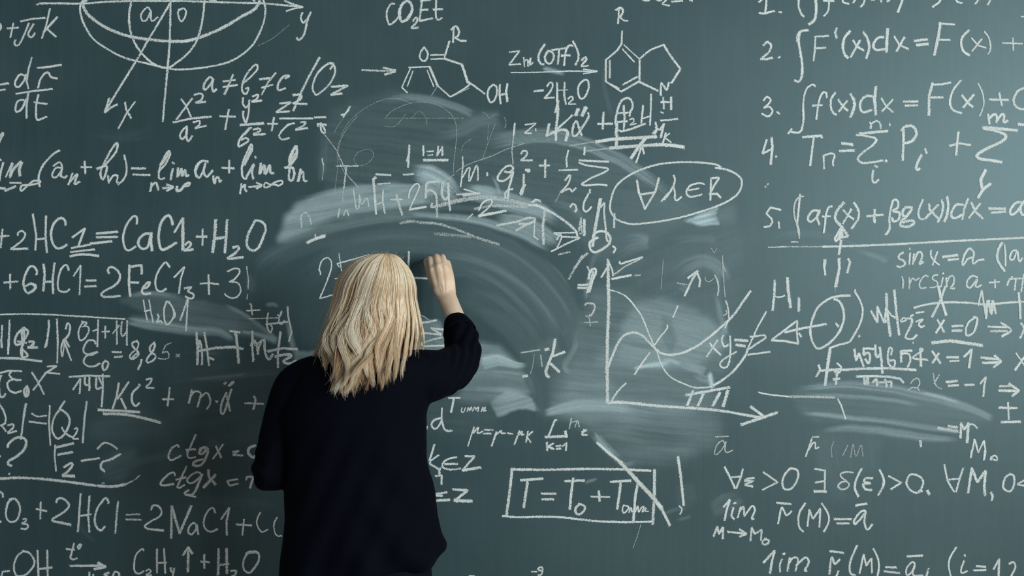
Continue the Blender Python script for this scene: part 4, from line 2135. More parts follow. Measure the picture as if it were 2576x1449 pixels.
L 425 1125 420 1400
L 365 1210 425 1125 470 1195
L 605 1205 608 1360
L 565 1285 665 1290
L 770 1140 765 1435
L 860 1135 865 1420
L 770 1325 885 1310
P 910 1390 970 1390 960 1430 920 1460
P 1190 1180 1110 1190 1060 1260 1050 1350 1090 1405 1140 1400 1220 1290 1230 1210 1190 1170 1100 1180 1070 1240
#formula||chalk row with F, + and 25 in the pale band
@840 240
W5 O.75
L 65 1290 45 1390
P 110 1370 140 1305 170 1370
L 220 1070 255 1300
P 255 1300 285 1270 290 1130 300 1190 320 1240 375 1170 400 1270
O1 W8
L 450 950 480 1350
L 450 960 475 935
W6 O.85
L 560 1075 555 1200 580 1345
L 490 1240 555 1215
O1 W7
L 480 900 650 908
W5 O.8
L 500 1010 640 1000
W7
L 790 905 910 895
W6
L 645 1190 775 1185
W8
L 710 1130 740 1250 780 1360
W5 O1
P 850 1170 870 1080 930 1010 970 1020 960 1080 860 1300
W7
L 860 1300 1050 1270
W8 O.85
P 1045 1165 1055 1010 1120 985 1190 985
P 1045 1100 1100 1080 1160 1130 1170 1250 1110 1270 1120 1230
O.6
L 1170 1190 1175 1390
O.85
P 1240 990 1230 1130 1270 1185 1300 1150
L 1300 1000 1310 1200 1325 1310
O1 W5
L 1395 1130 1660 1115
L 1480 1070 1620 1110
L 1470 1145 1665 1115
P 1650 1310 1700 1220 1780 1185 1800 1220 1750 1290 1650 1375
W8
L 1650 1375 1960 1315
W5 O.8
L 1520 1410 1580 1350
@420 290
P 1535 1280 1530 1150 1575 1110 1620 1150 1645 1240
L 1765 490 1785 580
O.4 W4
L 1785 580 1770 740
O1
#chalk_band||grainy double chalk band
@840 240
W9 O.55
P 1180 1255 1400 1195 1660 1158 1900 1170 2206 1240
P 1180 1270 1400 1212 1660 1175 1900 1188 2206 1256
P 1600 1290 1800 1260 2000 1262 2200 1270
@1006 540 1
W9 O.5
P 0 22 25 17 55 20 100 24 150 40 195 58 250 75
W10 O.3
P 88 48 140 52 180 56
O1
#curl_arrow||chalk curl and stroke right of the band
@1060 420 2.684
W7 O.85
P 510 395 640 370 720 345 768 350 740 380 660 385
P 640 430 700 395 760 370
W5
L 765 350 760 470 790 490
W8 O.8
L 832 290 820 400 825 520
O.7 W5
L 735 240 800 225
O1"""
parts, order = {}, []
ox = oy = 0.0; sc_ = 4.5292; wd_, op_ = 6.0, 1.0; cur = None; nk = 0
for ln in STROKES.split('\n'):
    t = ln.strip()
    if not t: continue
    if t[0] == '#':
        nm, key, lab = (t[1:].split('|') + ['', ''])[:3]
        k_ = key or 'k%d' % nk; nk += 1
        if k_ not in parts: parts[k_] = dict(name=nm, label=lab, s=[]); order.append(k_)
        cur = parts[k_]; wd_, op_ = 6.0, 1.0
    elif t[0] == '@':
        f = [float(v) for v in t[1:].split()]; ox, oy = f[0], f[1]; sc_ = f[2] if len(f) > 2 else 4.5292
    elif t[0] in 'WO':
        for w in t.split():
            if w[0] == 'W': wd_ = float(w[1:])
            else: op_ = float(w[1:])
    else:
        f = np.array([float(v) for v in t[1:].split()]).reshape(-1, 2)
        cur['s'].append((t[0], np.stack([ox + f[:, 0] / sc_, oy + f[:, 1] / sc_], 1), wd_, op_))
cnt = 0
for key in order:
    p = parts[key]; V, E, O, F, base = [], [], [], [], 0
    for kind, pts, w, o in p['s']:
        if kind == 'P' and len(pts) > 2: pts = catmull(pts, 8)
        P, s = resample(pts, 2.2)
        if len(P) < 2: continue
        n = len(P)
        P = P + (RS.rand(n, 2) - 0.5) * 0.5
        T = np.gradient(P, axis=0); T = (T + np.roll(T, 1, 0) + np.roll(T, -1, 0)) if n > 6 and kind == 'P' else T
        if n > 6 and kind == 'P': T[0] = P[1] - P[0]; T[-1] = P[-1] - P[-2]
        T /= np.linalg.norm(T, axis=1)[:, None] + 1e-9; N = np.stack([-T[:, 1], T[:, 0]], 1)
        # round the ends
        P = np.vstack([P[0] - T[0] * w * 0.45, P, P[-1] + T[-1] * w * 0.45]); N = np.vstack([N[0], N, N[-1]]); n += 2
        hw = w * 0.60 * (0.9 + 0.2 * RS.rand() + 0.22 * (vnoise(np.arange(n) / 9.0 + cnt, np.full(n, cnt * 1.7)) - 0.5))
        yy = -0.0154 - 0.00003 * (cnt % 36) - 0.00003 * np.linspace(0, 1, n)
        for v in (-1, -0.45, 0.45, 1):
            Q = P + N * (hw * v)[:, None]
            V.append(np.stack([bx(Q[:, 0]), yy, bz(Q[:, 1])], 1))
            ee = np.full(n, 0.0 if abs(v) == 1 else 0.92); ee[0] = 0; ee[-1] = 0; E.append(ee)
            press = 0.9 + 0.22 * (vnoise(np.arange(n) / 14.0 + 3 * cnt, np.full(n, 2.3 * cnt)) - 0.5)
            O.append(o * press)
        i = np.arange(n - 1)
        for r in range(3):
            a = base + r * n
            F.append(np.stack([a + i, a + i + 1, a + n + i + 1, a + n + i], 1))
        base += 4 * n; cnt += 1
    if not V: continue
    V = np.vstack(V); F = np.vstack(F)
    me = bpy.data.meshes.new(p['name']); me.vertices.add(len(V)); me.vertices.foreach_set('co', V.ravel())
    me.loops.add(F.size); me.loops.foreach_set('vertex_index', F.ravel().astype(np.int32))
    me.polygons.add(len(F)); me.polygons.foreach_set('loop_start', np.arange(0, F.size, 4, dtype=np.int32)); me.update()
    for nm, arr in (('edge', E), ('strength', O)):
        a = me.attributes.new(nm, 'FLOAT', 'POINT'); a.data.foreach_set('value', np.concatenate(arr).astype(np.float32))
    ob = link_obj(p['name'], me, cm, board)
    if p['label']: ob['label'] = p['label']

# ---------------------------------------------------------------- the woman
def ring_pts(c, a, b, A, B, n=20, pw=2.0):
    r = []
    for i in range(n):
        t = 2 * math.pi * i / n; ct, st = math.cos(t), math.sin(t)
        r.append(c + A * (a * math.copysign(abs(ct) ** (2 / pw), ct)) + B * (b * math.copysign(abs(st) ** (2 / pw), st)))
    return r
def loft(bm, rings, cap=True):
    R = [[bm.verts.new(p) for p in r] for r in rings]; n = len(R[0])
    for a, b in zip(R, R[1:]):
        for i in range(n): bm.faces.new((a[i], a[(i + 1) % n], b[(i + 1) % n], b[i]))
    if cap:
        bm.faces.new(R[0][::-1]); bm.faces.new(R[-1])
    return R
def chain(bm, pts, rad, side=None, n=18, step=5):
    """a tapering limb with round ends; rad may be (across, thick) pairs"""
    P = catmull([tuple(p) for p in pts], step); R = np.array([r if isinstance(r, tuple) else (r, r) for r in rad], float)
    u = np.linspace(0, len(pts) - 1, len(P)); R = np.stack([np.interp(u, np.arange(len(pts)), R[:, k]) for k in (0, 1)], 1)
    rings = []
    T = np.gradient(P, axis=0); carry = None
    for i, (p, r) in enumerate(zip(P, R)):
        t = Vector(T[i]).normalized()
        sd = Vector(side) if side else (carry or (Vector((1, 0, 0)) if abs(t.x) < 0.8 else Vector((0, 0, 1))))
        A = (sd - t * sd.dot(t)).normalized(); B = t.cross(A); carry = A
        rows = [(Vector(p), 1.0)]
        if i == 0: rows = [(Vector(p) - t * min(r) * k, q) for k, q in ((0.98, 0.2), (0.8, 0.6), (0.45, 0.89))] + rows
        if i == len(P) - 1: rows = rows + [(Vector(p) + t * min(r) * k, q) for k, q in ((0.45, 0.89), (0.8, 0.6), (0.98, 0.2))]
        for c, q in rows: rings.append(ring_pts(c, r[0] * q, r[1] * q, A, B, n))
    loft(bm, rings)
def ball(bm, c, r, rot=None):
    m = Matrix.Translation(c) @ (rot or Matrix.Identity(4)) @ Matrix.Diagonal((*r, 1))
    bmesh.ops.create_uvsphere(bm, u_segments=28, v_segments=18, radius=1.0, matrix=m)
def fuse(name, bm, voxel, it, m, parent, fac=0.5):
    o = bm_obj(name + '_draft', bm)
    md = o.modifiers.new('r', 'REMESH'); md.mode = 'VOXEL'; md.voxel_size = voxel; md.use_smooth_shade = True
    s = o.modifiers.new('s', 'SMOOTH'); s.factor = fac; s.iterations = it
    dg = bpy.context.evaluated_depsgraph_get(); me = bpy.data.meshes.new_from_object(o.evaluated_get(dg)); me.name = name
    old = o.data; bpy.data.objects.remove(o); bpy.data.meshes.remove(old)
    me.materials.clear()
    return link_obj(name, me, m, parent, True)

FX, FY = -0.372, -0.50
person = empty('person', (FX, FY, 0), 'person with wavy blonde hair and black jacket, back turned, hand raised to the chalkboard', 'person')
PINV = Vector((FX, FY, 0))
def seat(o):                                              # keep world placement under the person
    o.matrix_parent_inverse = Matrix.Translation(-PINV); return o

skin_m, nt, b = mat('skin', (0.56, 0.34, 0.23), 0.5, 0.4)
b.inputs['Subsurface Weight'].default_value = 0.12; b.inputs['Subsurface Radius'].default_value = (0.01, 0.004, 0.002)
tc = node(nt, 'ShaderNodeTexCoord'); nz = node(nt, 'ShaderNodeTexNoise', Scale=38.0, Detail=3.0); nt.links.new(tc.outputs['Object'], nz.inputs['Vector'])
cr = node(nt, 'ShaderNodeValToRGB'); cr.color_ramp.elements[0].position = 0.3; cr.color_ramp.elements[1].position = 0.72
cr.color_ramp.elements[0].color = (0.86, 0.56, 0.39, 1); cr.color_ramp.elements[1].color = (0.93, 0.69, 0.50, 1)
nt.links.new(nz.outputs['Fac'], cr.inputs[0]); nt.links.new(cr.outputs[0], b.inputs['Base Color'])
jac_m, nt, b = mat('black_navy_cloth', (0.0017, 0.0021, 0.0056), 0.85, 0.07, 0.0)
tc = node(nt, 'ShaderNodeTexCoord'); nz = node(nt, 'ShaderNodeTexNoise', Scale=520.0, Detail=1.0); nt.links.new(tc.outputs['Object'], nz.inputs['Vector'])
nf = node(nt, 'ShaderNodeTexNoise', Scale=7.0, Detail=3.0); nt.links.new(tc.outputs['Object'], nf.inputs['Vector'])
b1 = node(nt, 'ShaderNodeBump', Strength=0.25, Distance=0.001); nt.links.new(nz.outputs['Fac'], b1.inputs['Height'])
b2 = node(nt, 'ShaderNodeBump', Strength=0.35, Distance=0.02); nt.links.new(nf.outputs['Fac'], b2.inputs['Height']); nt.links.new(b1.outputs[0], b2.inputs['Normal'])
nt.links.new(b2.outputs[0], b.inputs['Normal'])
tro_m, _, _ = mat('black_trouser_cloth', (0.0025, 0.0034, 0.0068), 0.8, 0.08)
shoe_m, _, _ = mat('black_shoe_leather', (0.01, 0.01, 0.011), 0.35)

HC = Vector((-0.331, -0.495, 1.545))
bm = bmesh.new()
# head, face and neck (she faces the board, +y)
ball(bm, HC + Vector((0, 0.0, 0.012)), (0.073, 0.092, 0.086))
ball(bm, HC + Vector((0, 0.028, -0.045)), (0.056, 0.062, 0.066))
ball(bm, HC + Vector((0, 0.062, -0.092)), (0.024, 0.022, 0.019))
chain(bm, [HC + Vector((0, 0.086, 0.012)), HC + Vector((0, 0.100, -0.012)), HC + Vector((0, 0.108, -0.034))], [0.006, 0.009, 0.0115])
for s in (-1, 1):
    ball(bm, HC + Vector((s * 0.009, 0.100, -0.040)), (0.007, 0.007, 0.006))
    ball(bm, HC + Vector((s * 0.036, 0.066, -0.030)), (0.024, 0.022, 0.020))
    chain(bm, [HC + Vector((s * 0.014, 0.086, 0.022)), HC + Vector((s * 0.034, 0.082, 0.026)), HC + Vector((s * 0.054, 0.062, 0.018))], [0.006, 0.0075, 0.006])
    chain(bm, [HC + Vector((s * 0.072, -0.005, 0.010)), HC + Vector((s * 0.080, -0.014, 0.0)), HC + Vector((s * 0.077, -0.010, -0.020)), HC + Vector((s * 0.070, -0.001, -0.038))], [(0.006, 0.012), (0.006, 0.015), (0.006, 0.012), (0.005, 0.007)])
chain(bm, [HC + Vector((-0.022, 0.080, -0.064)), HC + Vector((0, 0.089, -0.062)), HC + Vector((0.022, 0.080, -0.064))], [0.003, 0.0055, 0.003])
chain(bm, [HC + Vector((-0.019, 0.078, -0.072)), HC + Vector((0, 0.086, -0.074)), HC + Vector((0.019, 0.078, -0.072))], [0.003, 0.006, 0.003])
chain(bm, [HC + Vector((0, -0.01, -0.05)), Vector((-0.342, -0.515, 1.42)), Vector((-0.352, -0.515, 1.33))], [0.056, 0.054, 0.07])
# trunk under the clothes
chain(bm, [Vector((-0.36, -0.505, 1.34)), Vector((-0.368, -0.505, 1.20)), Vector((-0.372, -0.50, 1.05)), Vector((-0.375, -0.50, 0.92))],
      [(0.145, 0.075), (0.145, 0.088), (0.125, 0.08), (0.150, 0.09)], (1, 0, 0), 24)
for s, lx in ((-1, -0.46), (1, -0.285)):
    chain(bm, [Vector((lx, -0.50, 0.88)), Vector((lx, -0.495, 0.50)), Vector((lx - 0.0, -0.51, 0.09))], [0.072, 0.05, 0.036])
    chain(bm, [Vector((lx, -0.52, 0.05)), Vector((lx + s * 0.01, -0.38, 0.03))], [0.03, 0.026])
# raised right arm
R_SH, R_EL = W(1050, 950, -0.50), W(1165, 908, -0.29)
chain(bm, [W(1010, 945, -0.50), R_SH, W(1118, 935, -0.40), R_EL], [0.05, 0.045, 0.042, 0.036])
chain(bm, [R_EL, W(1156, 850, -0.235), W(1146, 803, -0.197), W(1134, 772, -0.168), W(1123, 745, -0.140), W(1113, 722, -0.132)],
      [(0.036, 0.034), (0.034, 0.031), (0.0265, 0.024), (0.0262, 0.021), (0.0268, 0.0175), (0.0285, 0.0165)], (1, 0, 0))
MC = [(W(1088, 679, -0.120), 0.0118), (W(1103, 671, -0.126), 0.0122), (W(1118, 673, -0.125), 0.0118), (W(1130, 684, -0.117), 0.0112)]
WR = [W(1108, 735, -0.132), W(1117, 737, -0.136), W(1126, 738, -0.136), (W(1133, 738, -0.130))]
for (m_, r_), w_ in zip(MC, WR):
    mid = (m_ + w_) / 2 + Vector((0, -0.002, 0))
    chain(bm, [w_, mid, m_], [0.0155, 0.0152, r_])
chain(bm, [W(1122, 730, -0.130), W(1114, 704, -0.1275), W(1109, 684, -0.1235), W(1106, 671, -0.1175)], [(0.0265, 0.0170), (0.0300, 0.0165), (0.0305, 0.0150), (0.0255, 0.0125)], (1, 0, 0))
FING = [[(1082.5, 653.5, -0.098), (1079, 655, -0.068), (1077, 662, -0.046)],
        [(1098.0, 647.0, -0.098), (1096, 651, -0.066), (1094, 664, -0.048)],
        [(1113.2, 647.5, -0.098), (1111, 653, -0.066), (1109, 668, -0.054)],
        [(1125.5, 662.0, -0.094), (1122, 664, -0.068), (1120, 676, -0.060)]]
for (m_, r_), fg in zip(MC, FING):
    q = [m_] + [W(*p) for p in fg]
    chain(bm, q, [r_ * 0.93, 0.0094, 0.0082, 0.0070], None, 14, 6)
chain(bm, [W(1112, 732, -0.125), W(1090, 704, -0.100), W(1079, 678, -0.078), W(1071.5, 656.5, -0.056)], [0.017, 0.0145, 0.0105, 0.0078], None, 14, 6)
for a, c in ((W(1114, 738, -0.1535), W(1090, 682, -0.1315)), (W(1118, 738, -0.154), W(1107, 676, -0.1385)), (W(1124, 738, -0.154), W(1119, 678, -0.1365))):
    chain(bm, [a, (a + c) / 2 + Vector((0, -0.0005, 0)), c], [0.002, 0.0028, 0.0026], None, 10)
chain(bm, [m_ + Vector((0, 0.0016, 0)) for m_, _ in MC], [0.0108, 0.0114, 0.0112, 0.0102], None, 14)
chain(bm, [(m_ * 0.65 + w_ * 0.35) + Vector((0, 0.0004, 0)) for (m_, _), w_ in zip(MC, WR)], [0.0128, 0.0138, 0.0138, 0.0125], None, 14)
for m_, r_ in MC: ball(bm, m_ + Vector((0, -0.0035, -0.001)), (0.0092, 0.0098, 0.0100))
# lowered left arm, forearm held in front of the body
L_SH, L_EL = W(752, 985, -0.50), W(682, 1188, -0.515)
LWv = Vector((-0.50, -0.290, 1.115))
chain(bm, [W(800, 975, -0.50), L_SH, W(715, 1085, -0.505), L_EL], [0.045, 0.037, 0.036, 0.033])
chain(bm, [L_EL, (L_EL + LWv) / 2, LWv], [0.034, 0.03, 0.024])
fw = Vector((0.25, 0.93, 0.05)).normalized(); upv = Vector((0, 0, 1)); sdv = fw.cross(upv).normalized()
def LP(a, b_, c): return LWv + fw * a + sdv * b_ + upv * c
for k, (zz, ln) in enumerate(((0.030, 0.082), (0.010, 0.086), (-0.010, 0.082), (-0.028, 0.074))):
    chain(bm, [LP(-0.01, 0, zz * 0.5), LP(ln * 0.5, 0, zz * 0.9), LP(ln, 0, zz)], [0.015, 0.0135, 0.0115])
    f = (0.040, 0.046, 0.042, 0.032)[k]
    chain(bm, [LP(ln, 0, zz), LP(ln + f * 0.8, 0.016, zz * 0.95), LP(ln + f * 0.9, 0.042, zz * 0.9), LP(ln + f * 0.3, 0.052, zz * 0.85)], [0.0105, 0.0092, 0.0082, 0.007], None, 12, 6)
chain(bm, [LP(0.012, 0.006, 0.018), LP(0.045, 0.026, 0.044), LP(0.075, 0.038, 0.048), LP(0.098, 0.042, 0.040)], [0.016, 0.013, 0.0105, 0.008], None, 12, 6)
body = seat(fuse('body', bm, 0.0022, 5, skin_m, person))
eye_m, _, _ = mat('eye_white', (0.75, 0.74, 0.72), 0.2)
iris_m, _, _ = mat('iris', (0.08, 0.12, 0.16), 0.2)
lip_m, _, _ = mat('lips', (0.42, 0.15, 0.13), 0.45)
for s in (-1, 1):
    bm = bmesh.new(); ball(bm, HC + Vector((s * 0.032, 0.0795, 0.004)), (0.0125, 0.0110, 0.0105)); e_ = seat(bm_obj('eye', bm, eye_m, person, True))
    bm = bmesh.new(); ball(bm, HC + Vector((s * 0.032, 0.0880, 0.004)), (0.0055, 0.0030, 0.0055)); i_ = bm_obj('iris', bm, iris_m, e_, True)
bm = bmesh.new()
chain(bm, [HC + Vector((-0.021, 0.083, -0.066)), HC + Vector((0, 0.0915, -0.0635)), HC + Vector((0.021, 0.083, -0.066))], [0.0025, 0.0046, 0.0025])
chain(bm, [HC + Vector((-0.019, 0.081, -0.071)), HC + Vector((0, 0.0890, -0.0745)), HC + Vector((0.019, 0.081, -0.071))], [0.0025, 0.005, 0.0025])
seat(bm_obj('lips', bm, lip_m, person, True))

# trousers and shoes
bm = bmesh.new()
def px_ring(py, l, r, d, y=-0.50, yb=0.0, pw=2.4, n=48, tilt=0.0):
    a, c = W(l, py, y), W(r, py - tilt, y); mid = (a + c) / 2 + Vector((0, yb, 0))
    A = (c - a); hw = A.length / 2; A.normalize()
    return ring_pts(mid, hw, d, A, Vector((0, 1, 0)), n, pw)
loft(bm, [px_ring(1330, 735, 1070, 0.105), px_ring(1400, 716, 1083, 0.120), px_ring(1449, 707, 1087, 0.125), px_ring(1510, 704, 1088, 0.120), px_ring(1560, 710, 1080, 0.105)])
for s, lx in ((-1, -0.468), (1, -0.285)):
    chain(bm, [Vector((lx, -0.50, 0.86)), Vector((lx, -0.50, 0.70)), Vector((lx, -0.495, 0.48)), Vector((lx, -0.51, 0.28)), Vector((lx, -0.515, 0.09))], [0.092, 0.094, 0.078, 0.076, 0.078])
seat(fuse('trousers', bm, 0.008, 5, tro_m, person))
for s, lx in ((-1, -0.468), (1, -0.285)):
    bm = bmesh.new()
    chain(bm, [Vector((lx, -0.555, 0.05)), Vector((lx, -0.50, 0.055)), Vector((lx + s * 0.008, -0.40, 0.042)), Vector((lx + s * 0.012, -0.33, 0.034))], [(0.034, 0.046), (0.038, 0.05), (0.045, 0.04), (0.038, 0.032)], (1, 0, 0))
    for v in bm.verts: v.co.z = max(v.co.z, 0.0)
    seat(bm_obj('shoe', bm, shoe_m, person, True))

# jacket
bm = bmesh.new()
TR = [(872, 868, 1020, 0.066, 0, -0.01), (886, 830, 1055, 0.078, 0, -0.01), (900, 795, 1090, 0.088, 0, -0.008), (916, 778, 1098, 0.098, 0, -0.006), (945, 752, 1098, 0.112, 0, -0.004),
      (985, 728, 1090, 0.122, 0, 0), (1040, 706, 1073, 0.126, 0, 0), (1100, 710, 1071, 0.122, 0, 0), (1160, 714, 1079, 0.118, 0, 0), (1230, 719, 1089, 0.122, 0, 0),
      (1300, 716, 1101, 0.130, 0, 0), (1345, 711, 1113, 0.136, 0, 0), (1374, 708, 1124, 0.140, 4, 0), (1384, 706, 1124, 0.140, 6, 0), (1416, 703, 1107, 0.142, 18, 0), (1446, 700, 1085, 0.142, 34, 0)]
loft(bm, [px_ring(py, l, r, d, -0.50, yb, 2.3, 56, tl) for py, l, r, d, tl, yb in TR])
CUFF = [W(1146.5, 806, -0.199), W(1154, 826, -0.217), W(1161, 856, -0.243)]
chain(bm, [W(1000, 950, -0.50), W(1062, 948, -0.50), W(1112, 938, -0.43), W(1146, 920, -0.345), W(1163, 902, -0.288), W(1164, 880, -0.262), CUFF[2]],
      [0.070, 0.067, 0.058, 0.054, 0.048, 0.0475, 0.0470], None, 24)
cax = (CUFF[0] - CUFF[2]).normalized()
A_ = (Vector((1, 0, 0)) - cax * cax.x).normalized(); B_ = cax.cross(A_)
loft(bm, [ring_pts(p, r, r, A_, B_, 28) for p, r in ((W(1164, 880, -0.262), 0.046), (CUFF[2], 0.0465), ((CUFF[1] + CUFF[2]) / 2, 0.044), (CUFF[1], 0.038), ((CUFF[0] + CUFF[1]) / 2, 0.0335))])
chain(bm, [W(850, 938, -0.505), W(792, 949, -0.50), W(748, 976, -0.50), W(723, 1030, -0.502), W(706, 1090, -0.506), W(692, 1145, -0.512), W(681, 1186, -0.515)], [0.048, 0.053, 0.0565, 0.0515, 0.0495, 0.047, 0.046], None, 24)
LC = LWv + (L_EL - LWv) * 0.22
chain(bm, [W(681, 1190, -0.515), (LC + L_EL) / 2, LC], [0.0445, 0.042, 0.037], None, 24)
jacket = seat(fuse('jacket', bm, 0.005, 5, jac_m, person))
me = jacket.data; n = len(me.vertices); co = np.empty(n * 3); me.vertices.foreach_get('co', co); co = co.reshape(-1, 3)
no = np.empty(n * 3); me.vertices.foreach_get('normal', no); no = no.reshape(-1, 3)
Xc, Zc = co[:, 0], co[:, 2]
trunk = sm((1.36 - Zc) / 0.2) * sm((Xc + 0.62) / 0.05) * sm((-0.16 - Xc) / 0.03)
u_ = (Xc + 0.22) * 0.75 + (Zc - 1.30) * 0.42                  # folds that hang from the raised arm
fold = 0.0045 * np.sin(u_ * 62 + 2.5 * np.sin(Zc * 6)) * sm((1.34 - Zc) / 0.35) * sm((Xc + 0.40) / 0.12)
fold += 0.006 * np.sin(Xc * 46 + 1.2 * np.sin(Zc * 5)) * sm((1.08 - Zc) / 0.22)
fold += 0.002 * np.sin(Xc * 90 - Zc * 40) * trunk
fold *= trunk
arm = sm((Xc + 0.20) / 0.05)                                   # creases at the bent elbow
fold += arm * 0.0030 * np.sin((Xc * 0.9 - Zc * 0.8 + 0.3 * co[:, 1]) * 190) * sm((1.50 - Zc) / 0.03) * sm((Xc + 0.17) / 0.03)
larm = sm((-0.575 - Xc) / 0.03) * sm((1.24 - Zc) / 0.12)
fold += larm * 0.003 * np.sin(Zc * 150 + Xc * 40)
me.vertices.foreach_set('co', (co + no * fold[:, None]).ravel()); me.update()
bm = bmesh.new()
prof = [(CUFF[0] + cax * 0.004, 0.0285), (CUFF[0], 0.0315), ((CUFF[0] + CUFF[1]) / 2, 0.0370), (CUFF[1], 0.0415), (CUFF[1] + (CUFF[2] - CUFF[1]) * 0.35, 0.0450), (CUFF[1] + (CUFF[2] - CUFF[1]) * 0.36, 0.0425),
        (CUFF[1], 0.0375), (CUFF[0] - cax * 0.004, 0.0290)]
R = loft(bm, [ring_pts(p, r, r * 0.98, A_, B_, 40) for p, r in prof], False)
for i in range(40): bm.faces.new((R[-1][i], R[-1][(i + 1) % 40], R[0][(i + 1) % 40], R[0][i]))
bm_obj('cuff', bm, jac_m, jacket, True)

# hair
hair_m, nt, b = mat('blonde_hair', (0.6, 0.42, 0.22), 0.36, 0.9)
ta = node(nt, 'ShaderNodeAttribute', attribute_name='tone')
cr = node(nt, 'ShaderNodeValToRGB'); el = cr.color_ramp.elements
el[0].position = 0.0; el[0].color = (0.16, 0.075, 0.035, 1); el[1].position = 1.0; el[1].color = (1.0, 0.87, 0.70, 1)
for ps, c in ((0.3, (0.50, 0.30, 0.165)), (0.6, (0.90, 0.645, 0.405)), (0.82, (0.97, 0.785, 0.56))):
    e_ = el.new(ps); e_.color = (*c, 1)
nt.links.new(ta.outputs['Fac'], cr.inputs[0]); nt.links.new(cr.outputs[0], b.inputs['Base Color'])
tl = node(nt, 'ShaderNodeBsdfTranslucent'); nt.links.new(cr.outputs[0], tl.inputs['Color'])
hx = node(nt, 'ShaderNodeMixShader'); hx.inputs[0].default_value = 0.06
nt.links.new(b.outputs[0], hx.inputs[1]); nt.links.new(tl.outputs[0], hx.inputs[2]); nt.links.new(hx.outputs[0], nt.nodes['Material Output'].inputs[0])
rnd = np.random.RandomState(21)
PYW = [(745, 99), (790, 110), (840, 120), (890, 122), (930, 108), (1000, 92)]
PYC = [(638, 972), (660, 955), (700, 948), (745, 943), (790, 939), (840, 932), (890, 926), (1000, 912)]
PYD = [(745, 0.098), (800, 0.104), (850, 0.112), (900, 0.124), (950, 0.140), (1000, 0.146)]
def hair_curve(phi, pend, lay, n=22):
    """path from the crown over the head and down; phi is the bearing round the head (0 = back)"""
    u = np.linspace(0, 1, n) ** 0.92
    arc = math.pi / 2 * 108.0; tot = arc + (pend - 745.0) if pend > 745 else arc * max(0.2, (pend - 638) / 107.0)
    s = u * tot
    ang = np.clip(s / arc, 0, 1) * math.pi / 2
    py = np.where(s < arc, 745 - 107 * np.cos(ang), 745 + s - arc)
    w = np.where(s < arc, 99 * np.sin(ang), np.interp(py, *zip(*PYW)))
    d = np.where(s < arc, 0.098 * np.sin(ang), np.interp(py, *zip(*PYD)))
    cx = np.interp(py, *zip(*PYC))
    return u, py, w * lay, d * lay, cx, ang
def strands(clumps, per, spread, rad, tone_f, n=24):
    V, F, T = [], [], []; base = 0
    for ci, (phi, pend, lay, wa, wf, wp, tn, flip) in enumerate(clumps):
        for k in range(per):
            z_ = rnd.randn(); dp, dl = z_ * spread, rnd.randn() * 0.010
            pe = pend + rnd.randn() * 9
            u, py, w, d, cx, ang = hair_curve(phi, pe, lay, n)
            gather = 1 - 0.80 * sm((u - 0.25) / 0.75) ** 0.8
            low = sm((py - 735) / 150)
            wv = 2 * math.pi * (wf * (py - 640) / 300.0 + wp) + 0.13 * rnd.randn()
            ph = phi + dp * gather + wa * low * np.sin(wv) * (1 - 0.45 * min(1.0, abs(phi) / 1.5)) + 0.012 * rnd.randn() * u
            ph = ph + 0.30 * (1 - sm((u - 0.08) / 0.55)) * math.exp(-((phi + 0.1) / 0.8) ** 2)
            gc = -0.58; sgn = 0.15 if phi + dp > gc else -0.12
            gap = np.exp(-((ph - gc) / 0.22) ** 2) * sm((py - 640) / 95) * sm((880 - py) / 110) * (k >= 0 and per > 70)   # the parted spot on the left
            ph = ph + sgn * gap
            rr = 1 + dl * gather + wa * 0.38 * low * np.cos(wv + 1.0) + flip * max(0.0, math.cos(phi)) * u ** 7 + 0.005 * rnd.randn()
            depth = -0.50 - 0.045 * np.cos(ang) - d * np.cos(ph) * rr
            px = cx + w * np.sin(ph) * rr
            sc2 = FPX / (-0.50 - CAM_Y)
            P = np.stack([(px - 1288) / sc2, depth, CAM_Z + (724.5 - py) / sc2], 1)
            tg = np.gradient(P, axis=0); tg /= np.linalg.norm(tg, axis=1)[:, None] + 1e-9
            outw = np.stack([np.sin(ph), -np.cos(ph), 0.25 + 0 * ph], 1); B = np.cross(tg, outw); B /= np.linalg.norm(B, axis=1)[:, None] + 1e-9
            A = np.cross(B, tg)
            r = rad * (0.75 + 0.5 * rnd.rand()) * np.clip(1.15 - u ** 3, 0.12, 1)
            for a in range(3):
                t = 2 * math.pi * a / 3
                V.append(P + (A * math.cos(t) + B * math.sin(t)) * r[:, None])
            i = np.arange(len(u) - 1); m = len(u)
            for a in range(3):
                p0, p1 = base + a * m, base + ((a + 1) % 3) * m
                F.append(np.stack([p0 + i, p1 + i, p1 + i + 1, p0 + i + 1], 1))
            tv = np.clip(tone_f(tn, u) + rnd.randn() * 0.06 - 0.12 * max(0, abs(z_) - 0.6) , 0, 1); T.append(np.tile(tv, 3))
            base += 3 * m
    return np.vstack(V), np.vstack(F), np.concatenate(T)
def pend_of(phi):
    a = abs(phi) / 1.57
    return 960 - (66 if phi < 0 else 64) * min(a, 1.0) ** 1.3 - max(0, a - 1) * 60
def clump_list(n, lo, hi, lay, tone, amp):
    L = []
    for i in range(n):
        phi = lo + (hi - lo) * (i + 0.5) / n + rnd.randn() * 0.03
        L.append((phi, pend_of(phi) + rnd.randn() * 11, lay + rnd.randn() * 0.012, amp * (0.6 + 0.8 * rnd.rand()), 0.95 + 0.35 * rnd.rand(), 0.4 + 0.30 * math.sin(2.6 * phi) + 0.22 * rnd.rand(), tone + rnd.randn() * 0.15, 0.16 * rnd.randn()))
    return L
tf_out = lambda tn, u: tn - 0.30 * np.exp(-(u / 0.09) ** 2) - 0.08 * np.sin(u * 9 + tn * 40) + 0.10 * np.exp(-((u - 0.33) / 0.16) ** 2)
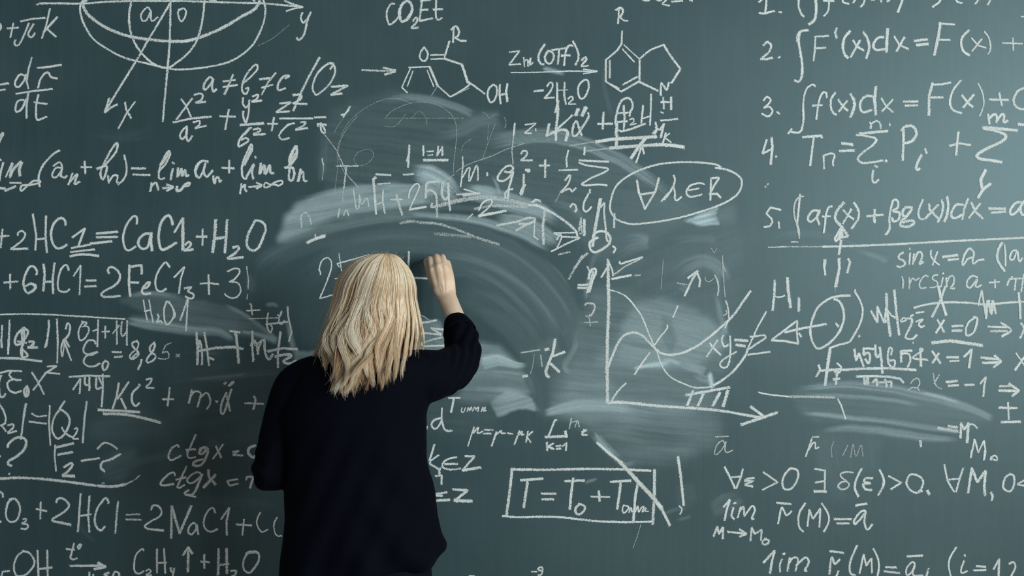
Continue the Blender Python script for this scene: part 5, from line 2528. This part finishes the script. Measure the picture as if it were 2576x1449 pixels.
tf_in = lambda tn, u: tn + 0 * u
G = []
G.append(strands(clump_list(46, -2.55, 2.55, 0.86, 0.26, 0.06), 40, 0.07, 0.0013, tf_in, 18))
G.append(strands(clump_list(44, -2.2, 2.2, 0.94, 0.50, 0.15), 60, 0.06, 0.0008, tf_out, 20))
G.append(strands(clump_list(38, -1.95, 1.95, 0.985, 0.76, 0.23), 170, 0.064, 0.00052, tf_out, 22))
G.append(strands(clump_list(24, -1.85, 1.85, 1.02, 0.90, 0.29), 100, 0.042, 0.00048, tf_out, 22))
fly = [(p, pend_of(p) + rnd.randn() * 18, 1.03 + abs(rnd.randn()) * 0.05, 0.22 * rnd.rand(), 1.5, rnd.rand(), 0.8, 0.3 * rnd.randn()) for p in rnd.uniform(-1.9, 1.9, 70)]
G.append(strands(fly, 1, 0.02, 0.0004, tf_out))
off, Vs, Fs, Ts = 0, [], [], []
for v, f, t in G: Vs.append(v); Fs.append(f + off); Ts.append(t); off += len(v)
# wisps standing up at the crown
for k in range(45):
    p = W(965 + rnd.randn() * 24, 650, -0.53 + rnd.randn() * 0.015); a = Vector((rnd.randn() * 0.35 + 0.05, rnd.randn() * 0.2, 1)).normalized(); ln = 0.008 + 0.016 * rnd.rand(); c = rnd.randn() * 0.010
    P = np.array([tuple(p + a * ln * t_ + Vector((c * t_ * t_, 0, -0.004 * t_ * t_))) for t_ in np.linspace(0, 1, 6)])
    for q in range(3):
        t = 2 * math.pi * q / 3; Vs.append(P + np.array([math.cos(t), math.sin(t), 0]) * 0.00018)
    i = np.arange(5)
    for q in range(3): Fs.append(np.stack([off + q * 6 + i, off + ((q + 1) % 3) * 6 + i, off + ((q + 1) % 3) * 6 + i + 1, off + q * 6 + i + 1], 1))
    Ts.append(np.full(18, 0.75)); off += 18
V, F, T = np.vstack(Vs), np.vstack(Fs), np.concatenate(Ts)
me = bpy.data.meshes.new('hair'); me.vertices.add(len(V)); me.vertices.foreach_set('co', V.ravel())
me.loops.add(F.size); me.loops.foreach_set('vertex_index', F.ravel().astype(np.int32))
me.polygons.add(len(F)); me.polygons.foreach_set('loop_start', np.arange(0, F.size, 4, dtype=np.int32)); me.update()
a = me.attributes.new('tone', 'FLOAT', 'POINT'); a.data.foreach_set('value', T.astype(np.float32))
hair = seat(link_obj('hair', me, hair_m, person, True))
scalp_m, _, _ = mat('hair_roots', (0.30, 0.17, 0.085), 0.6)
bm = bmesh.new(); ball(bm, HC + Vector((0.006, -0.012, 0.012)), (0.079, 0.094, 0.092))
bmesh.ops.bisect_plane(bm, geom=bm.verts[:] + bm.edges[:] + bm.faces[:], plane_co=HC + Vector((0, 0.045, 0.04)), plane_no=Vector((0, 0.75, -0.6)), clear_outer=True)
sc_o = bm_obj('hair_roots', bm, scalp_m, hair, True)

# ---------------------------------------------------------------- the chalk she writes with
chm, _, _ = mat('chalk_stick', (0.82, 0.82, 0.80), 0.9, 0.2)
bm = bmesh.new(); a, c = W(1074, 652, -0.006), W(1081, 664, -0.062)
ax = (c - a).normalized(); A1 = ax.orthogonal().normalized(); B1 = ax.cross(A1)
loft(bm, [ring_pts(a, 0.0030, 0.0030, A1, B1, 20), ring_pts(a + ax * 0.0015, 0.0044, 0.0044, A1, B1, 20), ring_pts(c - ax * 0.001, 0.0047, 0.0047, A1, B1, 20), ring_pts(c, 0.0038, 0.0038, A1, B1, 20)])
ch = bm_obj('chalk_stick', bm, chm, None, True)
ch['label'] = "white stick of chalk held against the board in the person's raised hand"; ch['category'] = 'chalk'
